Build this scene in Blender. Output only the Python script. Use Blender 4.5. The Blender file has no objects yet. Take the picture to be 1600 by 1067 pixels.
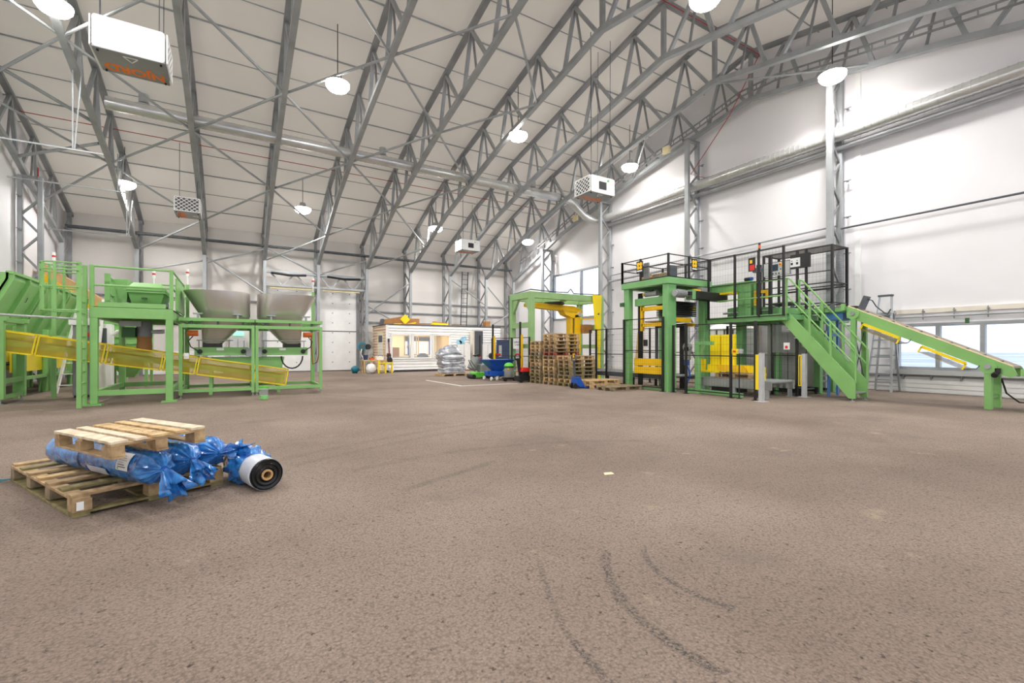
import bpy, math, random
from mathutils import Vector, Matrix
random.seed(7)
sc = bpy.context.scene
COL = sc.collection
V = Vector
PI = math.pi

# ------------------------------------------------------------------ mesh building
class MB:
    def __init__(s):
        s.v = []; s.f = []
    def add(s, vs, fs):
        n = len(s.v)
        s.v += [tuple(p) for p in vs]
        s.f += [tuple(i + n for i in f) for f in fs]
        return s
    def box(s, x0, x1, y0, y1, z0, z1):
        return s.add([(x0,y0,z0),(x1,y0,z0),(x1,y1,z0),(x0,y1,z0),(x0,y0,z1),(x1,y0,z1),(x1,y1,z1),(x0,y1,z1)],
                     [(3,2,1,0),(4,5,6,7),(0,1,5,4),(1,2,6,5),(2,3,7,6),(3,0,4,7)])
    def frame(s, p, q, up):
        p = V(p); q = V(q); d = (q - p).normalized(); u = V(up)
        a = d.cross(u)
        if a.length < 1e-4:
            a = d.cross(V((1,0,0)) if abs(d.x) < .9 else V((0,1,0)))
        a.normalize(); b = a.cross(d).normalized()
        return p, q, d, a, b
    def bar(s, p, q, w, h=None, up=(0,0,1)):
        h = w if h is None else h
        p, q, d, a, b = s.frame(p, q, up)
        a = a * w / 2; b = b * h / 2
        vs = [p-a-b, p+a-b, p+a+b, p-a+b, q-a-b, q+a-b, q+a+b, q-a+b]
        return s.add(vs, [(0,1,2,3),(7,6,5,4),(4,5,1,0),(5,6,2,1),(6,7,3,2),(7,4,0,3)])
    def tube(s, p, q, r, n=8, r2=None, cap=True):
        r2 = r if r2 is None else r2
        p, q, d, a, b = s.frame(p, q, (0,0,1))
        vs = []
        for c, rr in ((p, r), (q, r2)):
            for i in range(n):
                t = 2 * PI * i / n
                vs.append(c + (a * math.cos(t) + b * math.sin(t)) * rr)
        fs = [(i, n + i, n + (i + 1) % n, (i + 1) % n) for i in range(n)]
        if cap:
            fs += [tuple(range(n)), tuple(range(2 * n - 1, n - 1, -1))]
        return s.add(vs, fs)
    def path(s, pts, r, n=8):
        pts = [V(p) for p in pts]
        vs = []; fs = []; a = None
        for k, p in enumerate(pts):
            d = (pts[min(k + 1, len(pts) - 1)] - pts[max(k - 1, 0)]).normalized()
            if a is None:
                a = d.cross(V((0,0,1)))
                if a.length < 1e-3: a = d.cross(V((1,0,0)))
            a = (a - d * a.dot(d)).normalized(); b = d.cross(a)
            for i in range(n):
                t = 2 * PI * i / n
                vs.append(p + (a * math.cos(t) + b * math.sin(t)) * r)
        for k in range(len(pts) - 1):
            for i in range(n):
                fs.append((k*n+i, k*n+(i+1)%n, (k+1)*n+(i+1)%n, (k+1)*n+i))
        fs += [tuple(range(n - 1, -1, -1)), tuple(range((len(pts)-1)*n, len(pts)*n))]
        return s.add(vs, fs)
    def prism(s, poly, axis, a, b):
        def pt(u, w, k):
            return (k,u,w) if axis == 'x' else (u,k,w) if axis == 'y' else (u,w,k)
        n = len(poly)
        vs = [pt(u, w, a) for u, w in poly] + [pt(u, w, b) for u, w in poly]
        fs = [tuple(range(n)), tuple(range(2*n-1, n-1, -1))]
        fs += [(i, n+i, n+(i+1)%n, (i+1)%n) for i in range(n)]
        return s.add(vs, fs)
    def lathe(s, prof, c=(0,0,0), n=24, axis='z', caps=True):
        c = V(c); vs = []; fs = []
        for r, h in prof:
            for i in range(n):
                t = 2*PI*i/n; x = r*math.cos(t); y = r*math.sin(t)
                vs.append(c + (V((x,y,h)) if axis == 'z' else V((h,x,y)) if axis == 'x' else V((y,h,x))))
        m = len(prof)
        for k in range(m-1):
            for i in range(n):
                fs.append((k*n+i, k*n+(i+1)%n, (k+1)*n+(i+1)%n, (k+1)*n+i))
        if caps:
            fs += [tuple(range(n-1,-1,-1)), tuple(range((m-1)*n, m*n))]
        return s.add(vs, fs)
    def frustum(s, lo, hi):                       # lo/hi: (x0,x1,y0,y1,z)
        a, b = lo, hi
        return s.add([(a[0],a[2],a[4]),(a[1],a[2],a[4]),(a[1],a[3],a[4]),(a[0],a[3],a[4]),
                      (b[0],b[2],b[4]),(b[1],b[2],b[4]),(b[1],b[3],b[4]),(b[0],b[3],b[4])],
                     [(3,2,1,0),(4,5,6,7),(0,1,5,4),(1,2,6,5),(2,3,7,6),(3,0,4,7)])
    def mesh(s, p0, du, dv, su=.06, sv=.1, r=.0022):   # welded wire panel, p0 corner, du/dv edges
        p0 = V(p0); du = V(du); dv = V(dv)
        nu = max(2, int(du.length / su)); nv = max(2, int(dv.length / sv))
        for i in range(nu + 1):
            o = p0 + du * i / nu; s.tube(o, o + dv, r, 4, cap=False)
        for j in range(nv + 1):
            o = p0 + dv * j / nv; s.tube(o, o + du, r, 4, cap=False)
        return s
    def rot(s, ang, c=(0,0,0), axis='Z'):
        m = Matrix.Rotation(ang, 3, axis); c = V(c)
        s.v = [tuple(m @ (V(p) - c) + c) for p in s.v]; return s

ORG = {}
def ob(name, mb, mat, parent=None, loc=None, smooth=False, bevel=0):
    if parent is not None: o0 = V(ORG[parent.name])
    else: o0 = V(loc) if loc is not None else V((0,0,0))
    me = bpy.data.meshes.new(name)
    me.from_pydata([tuple(V(p) - o0) for p in mb.v], [], mb.f)
    me.update()
    if smooth:
        for p in me.polygons: p.use_smooth = True
        try: me.set_sharp_from_angle(angle=math.radians(40))
        except Exception: pass
    me.materials.append(mat)
    o = bpy.data.objects.new(name, me); COL.objects.link(o)
    if parent is not None: o.parent = parent
    else: o.location = o0
    ORG[o.name] = tuple(o0)
    if bevel:
        b = o.modifiers.new('bevel', 'BEVEL'); b.width = bevel; b.segments = 2; b.limit_method = 'ANGLE'
    return o
def tag(o, label, cat, group=None):
    o['label'] = label; o['category'] = cat
    if group: o['group'] = group
    return o
def thing(name, label, cat, loc=(0,0,0), group=None):
    o = bpy.data.objects.new(name, None); COL.objects.link(o)
    o.empty_display_size = .2; o.location = loc; ORG[o.name] = tuple(loc)
    return tag(o, label, cat, group)
def struct(name, mb, mat, parent=None, **k):
    o = ob(name, mb, mat, parent, **k)
    if parent is None: o['kind'] = 'structure'
    return o
def dup(root, loc, rotz=None, label=None, group=None):
    r = root.copy(); COL.objects.link(r); r.location = loc; ORG[r.name] = tuple(loc)
    if rotz is not None: r.rotation_euler = (0,0,rotz)
    if label: r['label'] = label
    if group: r['group'] = group
    for ch in list(root.children):
        c = ch.copy(); COL.objects.link(c); c.parent = r
        for g in list(ch.children):
            d = g.copy(); COL.objects.link(d); d.parent = c
    return r
ORD = ['zeroth','first','second','third','fourth','fifth','sixth','seventh','eighth','ninth','tenth','eleventh','twelfth','thirteenth','fourteenth','fifteenth']

def text_mb(txt, size, extrude=.002, bold=0):
    cu = bpy.data.curves.new('lettering', 'FONT'); cu.body = txt; cu.size = size; cu.extrude = extrude
    cu.offset = bold; cu.align_x = 'CENTER'; cu.align_y = 'CENTER'
    o = bpy.data.objects.new('lettering', cu); COL.objects.link(o)
    bpy.context.view_layer.update()
    me = o.evaluated_get(bpy.context.evaluated_depsgraph_get()).to_mesh()
    mb = MB(); mb.add([tuple(v.co) for v in me.vertices], [tuple(p.vertices) for p in me.polygons])
    o.to_mesh_clear()
    bpy.data.objects.remove(o); bpy.data.curves.remove(cu)
    return mb
def place(mb, o, x, y):                           # local xy plane -> world origin o with axes x, y
    o = V(o); x = V(x); y = V(y); z = x.cross(y)
    mb.v = [tuple(o + x*p[0] + y*p[1] + z*p[2]) for p in mb.v]; return mb

# ------------------------------------------------------------------ materials
def lin(c):
    f = lambda v: v/12.92 if v <= .04045 else ((v+.055)/1.055)**2.4
    return tuple(f(x/255) for x in c) + (1,)
def nd(nt, t, **k):
    n = nt.nodes.new(t)
    for a, b in k.items(): setattr(n, a, b)
    return n
def ramp(nt, stops):
    r = nd(nt, 'ShaderNodeValToRGB'); e = r.color_ramp.elements
    while len(e) < len(stops): e.new(.5)
    for k, (p, c) in enumerate(stops): e[k].position = p; e[k].color = c
    return r
def mat(name, rgb, rough=.5, metal=0, var=.12, scale=3., bump=0, bscale=40., stretch=None, spec=.5, var2=None):
    m = bpy.data.materials.new(name); m.use_nodes = True; nt = m.node_tree
    b = nt.nodes['Principled BSDF']
    b.inputs['Roughness'].default_value = rough; b.inputs['Metallic'].default_value = metal
    b.inputs['Specular IOR Level'].default_value = spec
    c = lin(rgb)
    tc = nd(nt, 'ShaderNodeTexCoord'); src = tc.outputs['Object']
    if stretch:
        mp = nd(nt, 'ShaderNodeMapping'); mp.inputs['Scale'].default_value = stretch
        nt.links.new(src, mp.inputs['Vector']); src = mp.outputs['Vector']
    n = nd(nt, 'ShaderNodeTexNoise'); n.inputs['Scale'].default_value = scale; n.inputs['Detail'].default_value = 6
    nt.links.new(src, n.inputs['Vector'])
    lo = tuple(x*(1-var) for x in c[:3]) + (1,)
    hi = lin(var2) if var2 else tuple(min(1, x*(1+var*.7)) for x in c[:3]) + (1,)
    r = ramp(nt, [(.3, lo), (.7, hi)])
    nt.links.new(n.outputs['Fac'], r.inputs['Fac']); nt.links.new(r.outputs['Color'], b.inputs['Base Color'])
    if bump:
        n2 = nd(nt, 'ShaderNodeTexNoise'); n2.inputs['Scale'].default_value = bscale; n2.inputs['Detail'].default_value = 4
        nt.links.new(src, n2.inputs['Vector'])
        bp = nd(nt, 'ShaderNodeBump'); bp.inputs['Strength'].default_value = bump; bp.inputs['Distance'].default_value = .02
        nt.links.new(n2.outputs['Fac'], bp.inputs['Height']); nt.links.new(bp.outputs['Normal'], b.inputs['Normal'])
    return m
def glass(name, rgb, alpha, rough=.1):             # see-through sheet: part surface, part open
    m = bpy.data.materials.new(name); m.use_nodes = True; nt = m.node_tree
    b = nt.nodes['Principled BSDF']; b.inputs['Base Color'].default_value = lin(rgb); b.inputs['Roughness'].default_value = rough
    b.inputs['Alpha'].default_value = alpha
    return m
def emis(name, rgb, st):
    m = bpy.data.materials.new(name); m.use_nodes = True; nt = m.node_tree
    b = nt.nodes['Principled BSDF']; b.inputs['Base Color'].default_value = lin(rgb)
    b.inputs['Emission Color'].default_value = lin(rgb); b.inputs['Emission Strength'].default_value = st
    return m

M = {}
M['green'] = mat('machine_green_paint', (136,190,112), .42, 0, .08, 2.5)
M['green2'] = mat('line_green_paint', (122,178,114), .42, 0, .09, 2.5)
M['dgreen'] = mat('dark_green_paint', (52,96,48), .5, 0, .15, 3)
M['yellow'] = mat('machine_yellow_paint', (255,224,24), .42, 0, .05, 2.5)
M['oyellow'] = mat('lift_yellow_paint', (248,198,18), .45, 0, .07, 2.5)
M['galv'] = mat('galvanised_steel', (164,168,170), .45, .25, .2, 1.6, .05, 25)
M['galv_dark'] = mat('weathered_galvanised_steel', (146,148,150), .5, .2, .24, 1.2)
M['duct'] = mat('spiral_duct_steel', (212,213,212), .26, .55, .12, 2)
M['alu'] = mat('brushed_aluminium', (180,182,186), .35, .5, .12, 3)
M['stain'] = mat('stainless_sheet', (200,194,188), .3, .7, .12, 1.2, stretch=(1,1,.25))
M['white'] = mat('white_painted_steel', (246,246,244), .4, 0, .04, 3)
M['black'] = mat('black_powder_coat', (30,30,31), .5, 0, .25, 4)
M['rubber'] = mat('black_rubber', (26,26,27), .7, 0, .3, 6)
M['dgrey'] = mat('dark_grey_paint', (84,88,94), .5, 0, .12, 4)
M['grey'] = mat('machine_grey_paint', (140,143,140), .45, 0, .12, 4)
M['lgrey'] = mat('light_grey_paint', (188,190,190), .45, 0, .08, 4)
M['red'] = mat('red_paint', (214,44,36), .4, 0, .1, 4)
M['orange'] = mat('orange_paint', (222,110,40), .4, 0, .1, 4)
M['blue'] = mat('blue_paint', (24,84,178), .35, 0, .12, 4)
M['navy'] = mat('navy_paint', (52,64,96), .5, 0, .1, 4)
M['teal'] = mat('teal_paint', (30,120,140), .4, 0, .1, 4)
M['lime'] = mat('bright_green_paint', (100,208,62), .4, 0, .1, 4)
M['brown'] = mat('brown_cardboard', (172,124,76), .8, 0, .12, 5)
M['tan'] = mat('tan_board', (205,170,120), .7, 0, .1, 5)
M['cream'] = mat('cream_paint', (240,226,180), .6, 0, .04, 3)
M['concrete'] = mat('exterior_snowfield', (150,176,222), .8, 0, .25, .06, var2=(196,212,238))
def wood(name, a, b):
    return mat(name, a, .75, 0, .28, 2.2, .25, 30, stretch=(6,6,6), var2=b)
M['wood'] = wood('pallet_wood_weathered', (168,136,96), (202,174,132))
M['wood_new'] = wood('pallet_wood_fresh', (202,164,110), (230,200,150))
M['wood_grey'] = wood('pallet_wood_grey', (132,116,90), (168,150,120))
M['wood_green'] = wood('pallet_wood_mossy', (128,118,76), (160,146,100))
M['wood_red'] = wood('pallet_wood_red', (150,70,52), (186,110,82))
M['wood_pale'] = wood('board_wood_pale', (228,206,172), (244,230,204))
M['guitar'] = mat('guitar_wood', (128,66,36), .3, 0, .2, 4)
M['blacksheet'] = mat('black_film_layers', (24,24,26), .3, 0, .4, 14)
M['card'] = mat('cardboard_core', (196,156,108), .8, 0, .1, 6)
M['paper'] = mat('white_paper', (240,240,240), .6, 0, .03, 4)
M['whitefilm'] = mat('white_film', (214,218,226), .35, 0, .08, 5, .2, 12)
M['guard'] = glass('yellow_guard_mesh', (214,184,24), .46, .4)
M['tint'] = glass('tinted_panel', (120,122,124), .5, .15)
M['meshroof'] = glass('mesh_roof', (140,130,122), .6, .6)
M['belt'] = mat('brown_conveyor_belt', (150,138,120), .7, 0, .12, 3)
M['lblue'] = mat('light_blue_paint', (84,140,208), .4, 0, .1, 4)
M['clear'] = glass('clear_panel', (235,240,245), .12, .05)
M['lamp'] = emis('lamp_diffuser', (255,250,244), 60)
M['screen'] = mat('dark_screen', (44,58,74), .2)
M['txt'] = mat('black_print', (30,30,30), .6)
M['njord'] = mat('orange_print', (236,124,30), .5)
M['redwire'] = mat('red_cable', (176,52,48), .5)

# black and yellow diamond sign, print generated on the panel
def fabric(name, rgb, seam_axis, bump=.12):
    m = mat(name, rgb, .5, 0, .05, .35, 0)
    nt = m.node_tree; b = nt.nodes['Principled BSDF']
    tc = nd(nt, 'ShaderNodeTexCoord'); mp = nd(nt, 'ShaderNodeMapping')
    mp.inputs['Scale'].default_value = (.25, .9, .9) if seam_axis == 'x' else (.9, .25, .9)
    n = nd(nt, 'ShaderNodeTexNoise'); n.inputs['Scale'].default_value = 1.2; n.inputs['Detail'].default_value = 3
    nt.links.new(tc.outputs['Object'], mp.inputs['Vector']); nt.links.new(mp.outputs['Vector'], n.inputs['Vector'])
    bp = nd(nt, 'ShaderNodeBump'); bp.inputs['Strength'].default_value = bump; bp.inputs['Distance'].default_value = .25
    nt.links.new(n.outputs['Fac'], bp.inputs['Height']); nt.links.new(bp.outputs['Normal'], b.inputs['Normal'])
    return m
def translucent(m, fac, col):                      # daylight soaking through the thin membrane
    nt = m.node_tree; b = nt.nodes['Principled BSDF']; out = nt.nodes['Material Output']
    t = nd(nt, 'ShaderNodeBsdfTranslucent'); t.inputs['Color'].default_value = lin(col)
    mx = nd(nt, 'ShaderNodeMixShader'); mx.inputs[0].default_value = fac
    nt.links.new(b.outputs[0], mx.inputs[1]); nt.links.new(t.outputs[0], mx.inputs[2]); nt.links.new(mx.outputs[0], out.inputs['Surface'])
    return m
M['roof'] = fabric('roof_membrane', (212,205,195), 'x', .10)
translucent(M['roof'], .125, (236,228,218))
M['gable'] = fabric('gable_membrane', (238,236,238), 'y', .10)
M['farwall'] = fabric('far_wall_membrane', (224,220,215), 'x', .10)

def asphalt():
    m = bpy.data.materials.new('asphalt_floor'); m.use_nodes = True; nt = m.node_tree; L = nt.links.new
    b = nt.nodes['Principled BSDF']; b.inputs['Roughness'].default_value = .82; b.inputs['Specular IOR Level'].default_value = .25
    tc = nd(nt, 'ShaderNodeTexCoord'); P = tc.outputs['Object']
    def noise(s, d=5, rgh=.55):
        n = nd(nt, 'ShaderNodeTexNoise'); n.inputs['Scale'].default_value = s; n.inputs['Detail'].default_value = d
        n.inputs['Roughness'].default_value = rgh; L(P, n.inputs['Vector']); return n.outputs['Fac']
    def mix(a, bb, f, mode='MIX'):
        n = nd(nt, 'ShaderNodeMix'); n.data_type = 'RGBA'; n.blend_type = mode
        for s, x in ((n.inputs[6], a), (n.inputs[7], bb), (n.inputs[0], f)):
            if isinstance(x, (tuple, float, int)): s.default_value = x
            else: L(x, s)
        return n.outputs[2]
    def rmp(x, *st):
        r = ramp(nt, list(st)); L(x, r.inputs['Fac']); return r.outputs['Color']
    base = rmp(noise(.35, 4), (.3, lin((126,111,100))), (.7, lin((160,144,131))))
    fine = rmp(noise(75, 5, .8), (.3, (.22,.21,.21,1)), (.43, (.88,.88,.88,1)), (.6, (1.08,1.08,1.08,1)), (.72, (1.9,1.84,1.76,1)))
    holes = rmp(noise(26, 3, .7), (.3, (.3,.29,.28,1)), (.40, (1,1,1,1)))
    col = mix(mix(base, fine, 1.0, 'MULTIPLY'), holes, 1.0, 'MULTIPLY')
    vo = nd(nt, 'ShaderNodeTexVoronoi'); vo.inputs['Scale'].default_value = 75; L(P, vo.inputs['Vector'])
    pit = rmp(vo.outputs['Distance'], (.0, (1.2,1.2,1.2,1)), (.55, (.95,.95,.95,1)), (.8, (.6,.6,.6,1)))
    col = mix(col, pit, .7, 'MULTIPLY')
    col = mix(col, lin((104,94,88)), rmp(noise(.9, 3), (.58, (0,0,0,1)), (.78, (.55,.55,.55,1))))       # oily stains
    col = mix(col, lin((196,176,146)), rmp(noise(2.1, 6, .7), (.62, (0,0,0,1)), (.76, (.55,.55,.55,1))))    # sandy dust
    # black tyre scuffs: parts of big circles broken up by noise
    grit = mix(rmp(noise(60, 3, .8), (.44, (0,0,0,1)), (.58, (1,1,1,1))), rmp(noise(5, 3, .6), (.36, (.4,.4,.4,1)), (.55, (1,1,1,1))), 1.0, 'MULTIPLY')
    for cx, cy, R, w, x0, x1, y0, y1, k in ((2.57,1.26,1.04,.04,1.4,1.9,1.05,2.1,.9), (2.51,1.55,.58,.03,1.8,2.2,1.3,2.0,.85), (5.04,.16,4.08,.022,1.1,1.5,1.5,2.2,.6), (2.64,1.18,1.48,.03,1.1,1.3,1.0,1.5,.8),
                                            (2.39,1.11,3.85,.09,1,4.6,4.2,5.2,.45), (6.36,-5.5,12.56,.1,-.6,5,4.9,7.2,.4), (6.36,-5.5,12.2,.08,.5,4,5.2,7,.35), (-12.2,38.8,37.45,.07,1.2,2.4,3.8,4.4,.6), (9,16,7.6,.14,1.5,7,8.4,14,.4)):
        d = nd(nt, 'ShaderNodeVectorMath', operation='DISTANCE'); d.inputs[1].default_value = (cx, cy, 0); L(P, d.inputs[0])
        s1 = nd(nt, 'ShaderNodeMath', operation='SUBTRACT'); L(d.outputs['Value'], s1.inputs[0]); s1.inputs[1].default_value = R
        a1 = nd(nt, 'ShaderNodeMath', operation='ABSOLUTE'); L(s1.outputs[0], a1.inputs[0])
        r1 = nd(nt, 'ShaderNodeMapRange'); L(a1.outputs[0], r1.inputs['Value'])
        r1.inputs['From Min'].default_value = w; r1.inputs['From Max'].default_value = w*.4
        r1.inputs['To Max'].default_value = k
        sx = nd(nt, 'ShaderNodeSeparateXYZ'); L(P, sx.inputs[0]); f = r1.outputs[0]
        for out, lo, hi in (('X', x0, x1), ('Y', y0, y1)):
            c_ = nd(nt, 'ShaderNodeMath', operation='COMPARE'); L(sx.outputs[out], c_.inputs[0])
            c_.inputs[1].default_value = (lo+hi)/2; c_.inputs[2].default_value = (hi-lo)/2
            mu = nd(nt, 'ShaderNodeMath', operation='MULTIPLY'); L(f, mu.inputs[0]); L(c_.outputs[0], mu.inputs[1]); f = mu.outputs[0]
        mu = nd(nt, 'ShaderNodeMath', operation='MULTIPLY'); L(f, mu.inputs[0]); L(grit, mu.inputs[1])
        col = mix(col, lin((62,60,60)), mu.outputs[0])
    L(col, b.inputs['Base Color'])
    bp = nd(nt, 'ShaderNodeBump'); bp.inputs['Strength'].default_value = .5; bp.inputs['Distance'].default_value = .008
    L(vo.outputs['Distance'], bp.inputs['Height'])
    bp2 = nd(nt, 'ShaderNodeBump'); bp2.inputs['Strength'].default_value = .5; bp2.inputs['Distance'].default_value = .012
    L(noise(75, 5, .8), bp2.inputs['Height']); L(bp.outputs['Normal'], bp2.inputs['Normal']); L(bp2.outputs['Normal'], b.inputs['Normal'])
    return m
M['floor'] = asphalt()

def wrapmat(name, a, b_, scale=9, rough=.22):
    m = mat(name, a, rough, 0, .25, scale, .9, scale*1.3, var2=b_)
    return m
M['bluewrap'] = wrapmat('blue_plastic_wrap', (12,84,174), (64,152,228), 12, .16)  # film sheen put into the lighter blue of the colour noise
for k_, v_ in (('Coat Weight', .6), ('Coat Roughness', .08)): M['bluewrap'].node_tree.nodes['Principled BSDF'].inputs[k_].default_value = v_
M['greywrap'] = wrapmat('silver_grey_film', (160,164,174), (222,226,234), 5, .16)
M['greywrap'].node_tree.nodes['Principled BSDF'].inputs['Metallic'].default_value = .35

# ------------------------------------------------------------------ camera
cam = bpy.data.cameras.new('camera'); co = bpy.data.objects.new('camera', cam); COL.objects.link(co)
cam.sensor_width = 36; cam.lens = 722/1600*36; cam.shift_y = 11.5/1600; cam.clip_end = 500; cam.clip_start = .05
co.location = (0,0,1.2); co.rotation_euler = (PI/2, 0, -math.radians(31.1))
sc.camera = co
sc.view_settings.view_transform = 'Standard'; sc.view_settings.look = 'None'
sc.view_settings.gamma = 1; sc.view_settings.exposure = -.38; sc.view_settings.use_curve_mapping = False

# ------------------------------------------------------------------ world: overcast sky
w = bpy.data.worlds.new('sky'); sc.world = w; w.use_nodes = True; nt = w.node_tree
bg = nt.nodes['Background']; tc = nd(nt, 'ShaderNodeTexCoord'); sx = nd(nt, 'ShaderNodeSeparateXYZ')
nt.links.new(tc.outputs['Generated'], sx.inputs[0])
r = ramp(nt, [(0, lin((214,226,246))), (.12, lin((240,244,250))), (1, lin((250,250,250)))])
nt.links.new(sx.outputs['Z'], r.inputs['Fac']); nt.links.new(r.outputs['Color'], bg.inputs['Color'])
bg.inputs['Strength'].default_value = SKY = 2.6
# ================================================================== THE SETTING
XL, XR, YN, YF = -6.25, 16.1, -8.0, 26.95
RID = 9.6
def lerp(tab, d):
    d = abs(d)
    for (a, za), (b, zb) in zip(tab, tab[1:]):
        if d <= b: return za + (zb - za) * (d - a) / (b - a)
    (a, za), (b, zb) = tab[-2:]; return za + (zb - za) * (d - a) / (b - a)
TC = [(0,11.65),(3,11.05),(5.8,10.45),(9.1,9.75),(12.7,8.7),(17.4,6.95)]
BC = [(0,10.0),(5.4,8.98),(8.2,8.28),(11,7.55),(16.1,5.6)]
tcz = lambda y: lerp(TC, y - RID)
bcz = lambda y: lerp(BC, y - RID)
rfz = lambda y: lerp(TC, y - RID) + .16

mb = MB(); mb.box(XL-.3, XR+.3, YN, YF+.3, -.2, 0)
struct('floor', mb, M['floor'])
# snowy field outside, seen through the windows
mb = MB(); mb.box(XR+.35, 260, -150, 220, -.6, -.25)
o = struct('outside_ground', mb, M['concrete'])
# roof membrane (bulges between its nodes like the photo's)
ys = [RID + s*d for s in (-1,) for d in (17.35,15,12.7,11,9.1,7.5,5.8,4.4,3,1.5)] + [RID] + [RID + d for d in (1.5,3,4.4,5.8,7.5,9.1,11,12.7,15,17.35)]
mb = MB(); n = len(ys)
for y in ys: mb.v += [(XL-.2, y, rfz(y)), (XR+.2, y, rfz(y))]
mb.f = [(2*k, 2*k+1, 2*k+3, 2*k+2) for k in range(n-1)]      # one thin sheet of fabric
struct('ceiling', mb, M['roof'])
# gable wall on the right, with its two window openings
def gable_poly(y0, y1, z0=0):
    yy = [y0] + [y for y in ys if y0 < y < y1] + [y1]
    return [(y0, z0), (y1, z0)] + [(y, rfz(y)) for y in reversed(yy)]
W1 = (1.2, 5.6, .62, 1.9)          # y0,y1,z0,z1 of window_1
W2 = (17.75, 21.95, 2.85, 5.5)
mb = MB(); xa, xb = XR, XR+.12
mb.prism(gable_poly(YN, W1[0]), 'x', xa, xb)
mb.prism([(W1[0],0),(W1[1],0),(W1[1],W1[2]),(W1[0],W1[2])], 'x', xa, xb)
mb.prism(gable_poly(W1[0], W1[1], W1[3]), 'x', xa, xb)
mb.prism(gable_poly(W1[1], W2[0]), 'x', xa, xb)
mb.prism([(W2[0],0),(W2[1],0),(W2[1],W2[2]),(W2[0],W2[2])], 'x', xa, xb)
mb.prism(gable_poly(W2[0], W2[1], W2[3]), 'x', xa, xb)
mb.prism(gable_poly(W2[1], YF+.1), 'x', xa, xb)
struct('wall_right', mb, M['gable'])
mb = MB(); mb.prism(gable_poly(YN, YF+.1), 'x', XL-.12, XL)
struct('wall_left', mb, M['gable'])
DX0, DX1, DZ = 1.45, 5.95, 4.3
mb = MB()
for x0, x1, z0, z1 in ((XL, DX0, 0, 7.2), (DX1, XR, 0, 7.2), (DX0, DX1, DZ, 7.2)):
    mb.box(x0, x1, YF, YF+.12, z0, z1)
struct('wall_far', mb, M['farwall'])

# roller door: white sectional panels with grooves and bolts
D = MB()
for k in range(8):
    z0 = .03 + k*DZ/8
    D.box(DX0, DX1, YF-.12, YF-.04, z0, z0 + DZ/8 - .022)
D.box(DX0, DX1, YF-.10, YF-.05, .03, DZ)
d1 = struct('door_1', D, M['white'])
for k in range(8):
    z0 = .03 + k*DZ/8
    for i in range(5):
        struct('door_bolt', MB().box(DX0+.5+i*.9, DX0+.54+i*.9, YF-.14, YF-.12, z0+.42, z0+.47), M['dgrey'], d1)
for x in (DX0-.05, DX1+.05):
    struct('door_rail', MB().box(x-.07, x+.07, YF-.18, YF-.02, 0, DZ+.1), M['galv_dark'], d1)
struct('door_seal', MB().box(DX0, DX1, YF-.13, YF-.03, 0, .03), M['rubber'], d1)
struct('door_joint', MB().box(DX0, DX1, YF-.125, YF-.11, 2.14, 2.19), M['dgrey'], d1)

# windows of the gable wall
def window(name, y0, y1, z0, z1, muls, fm, w=.09, trans=()):
    f = MB(); x0, x1 = XR-.05, XR+.1
    f.box(x0, x1, y0-w, y0, z0-w, z1+w); f.box(x0, x1, y1, y1+w, z0-w, z1+w)
    f.box(x0, x1, y0, y1, z0-w, z0); f.box(x0, x1, y0, y1, z1, z1+w)
    wn = struct(name, f, fm)
    for y in muls: struct('mullion', MB().box(x0, x1, y-w/2, y+w/2, z0, z1), fm, wn)
    yy = [y0] + sorted(muls) + [y1]
    for a, b in zip(yy, yy[1:]):
        struct('pane', MB().box(XR+.03, XR+.04, a, b, z0, z1), M['clear'], wn)
    return wn
w1 = window('window_1', 1.29, 5.51, .71, 1.81, (2.05,2.95,3.82,4.68), M['galv'], .09)
w2 = window('window_2', 17.84, 21.86, 2.94, 5.41, (19.45,), M['galv'], .09)
struct('window_sill', MB().box(XR-.16, XR-.02, 1.1, 5.7, .5, .62), M['lgrey'], w1)
M['tanwhite'] = mat('off_white_strip', (232,224,210), .6, 0, .06, 4)
# grey steel rail bands above and below window_1
def band(name, z, label, zw):
    t = thing(name, label, 'wall rail', (XR-.06, 3.4, z))
    ob('beige_strip', MB().box(XR-.05, XR-.005, .4, 5.75, z+.10, z+.22), M['tanwhite'], t)
    ob('rail', MB().tube((XR-.12, .4, z), (XR-.12, 5.75, z), .024), M['galv'], t)
    for i in range(9):
        y = .55 + i*.63
        ob('bracket', MB().bar((XR-.12, y, z+.2), (XR-.12, y, z-.08), .025).bar((XR-.005, y, z+.14), (XR-.16, y, z+.14), .03), M['galv_dark'], t)
    return t
band('tension_rail', 2.07, 'galvanised tension rail with brackets above the wide right window', 1)
t = thing('tension_rail', 'bracketed steel strip running just below the wide right window', 'wall rail', (XR-.06, 3.4, .45))
ob('strip', MB().box(XR-.05, XR-.005, .4, 6.3, .44, .5), M['galv_dark'], t)
for i in range(10): ob('bracket', MB().bar((XR-.1, .6+i*.6, .5), (XR-.1, .6+i*.6, .36), .03).bar((XR-.005, .6+i*.6, .42), (XR-.12, .6+i*.6, .42), .03), M['galv_dark'], t)
# lower white ribbed cladding along the gable wall
mb = MB(); prof = []
for k in range(3):
    z = .02 + k*.12
    mb.box(XR-.03, XR-.002, .2, YF-.2, z, z+.105)
struct('baseboard_right', mb, M['white'])
mb = MB()
for x0, x1 in ((XL+.1, DX0-.15), (DX1+.15, XR-.1)):
    for k in range(5):
        mb.box(x0, x1, YF-.03, YF-.002, .02+k*.22, .02+k*.22+.2)
struct('baseboard_far', mb, M['white'])
# exit sign on the gable window band
tag(ob('exit_sign', MB().box(XR-.06, XR-.045, 4.06, 4.14, 1.86, 1.99), M['dgreen'], loc=(XR-.05, 4.1, 1.93)), 'small green sign above the wide right window', 'sign')

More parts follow.
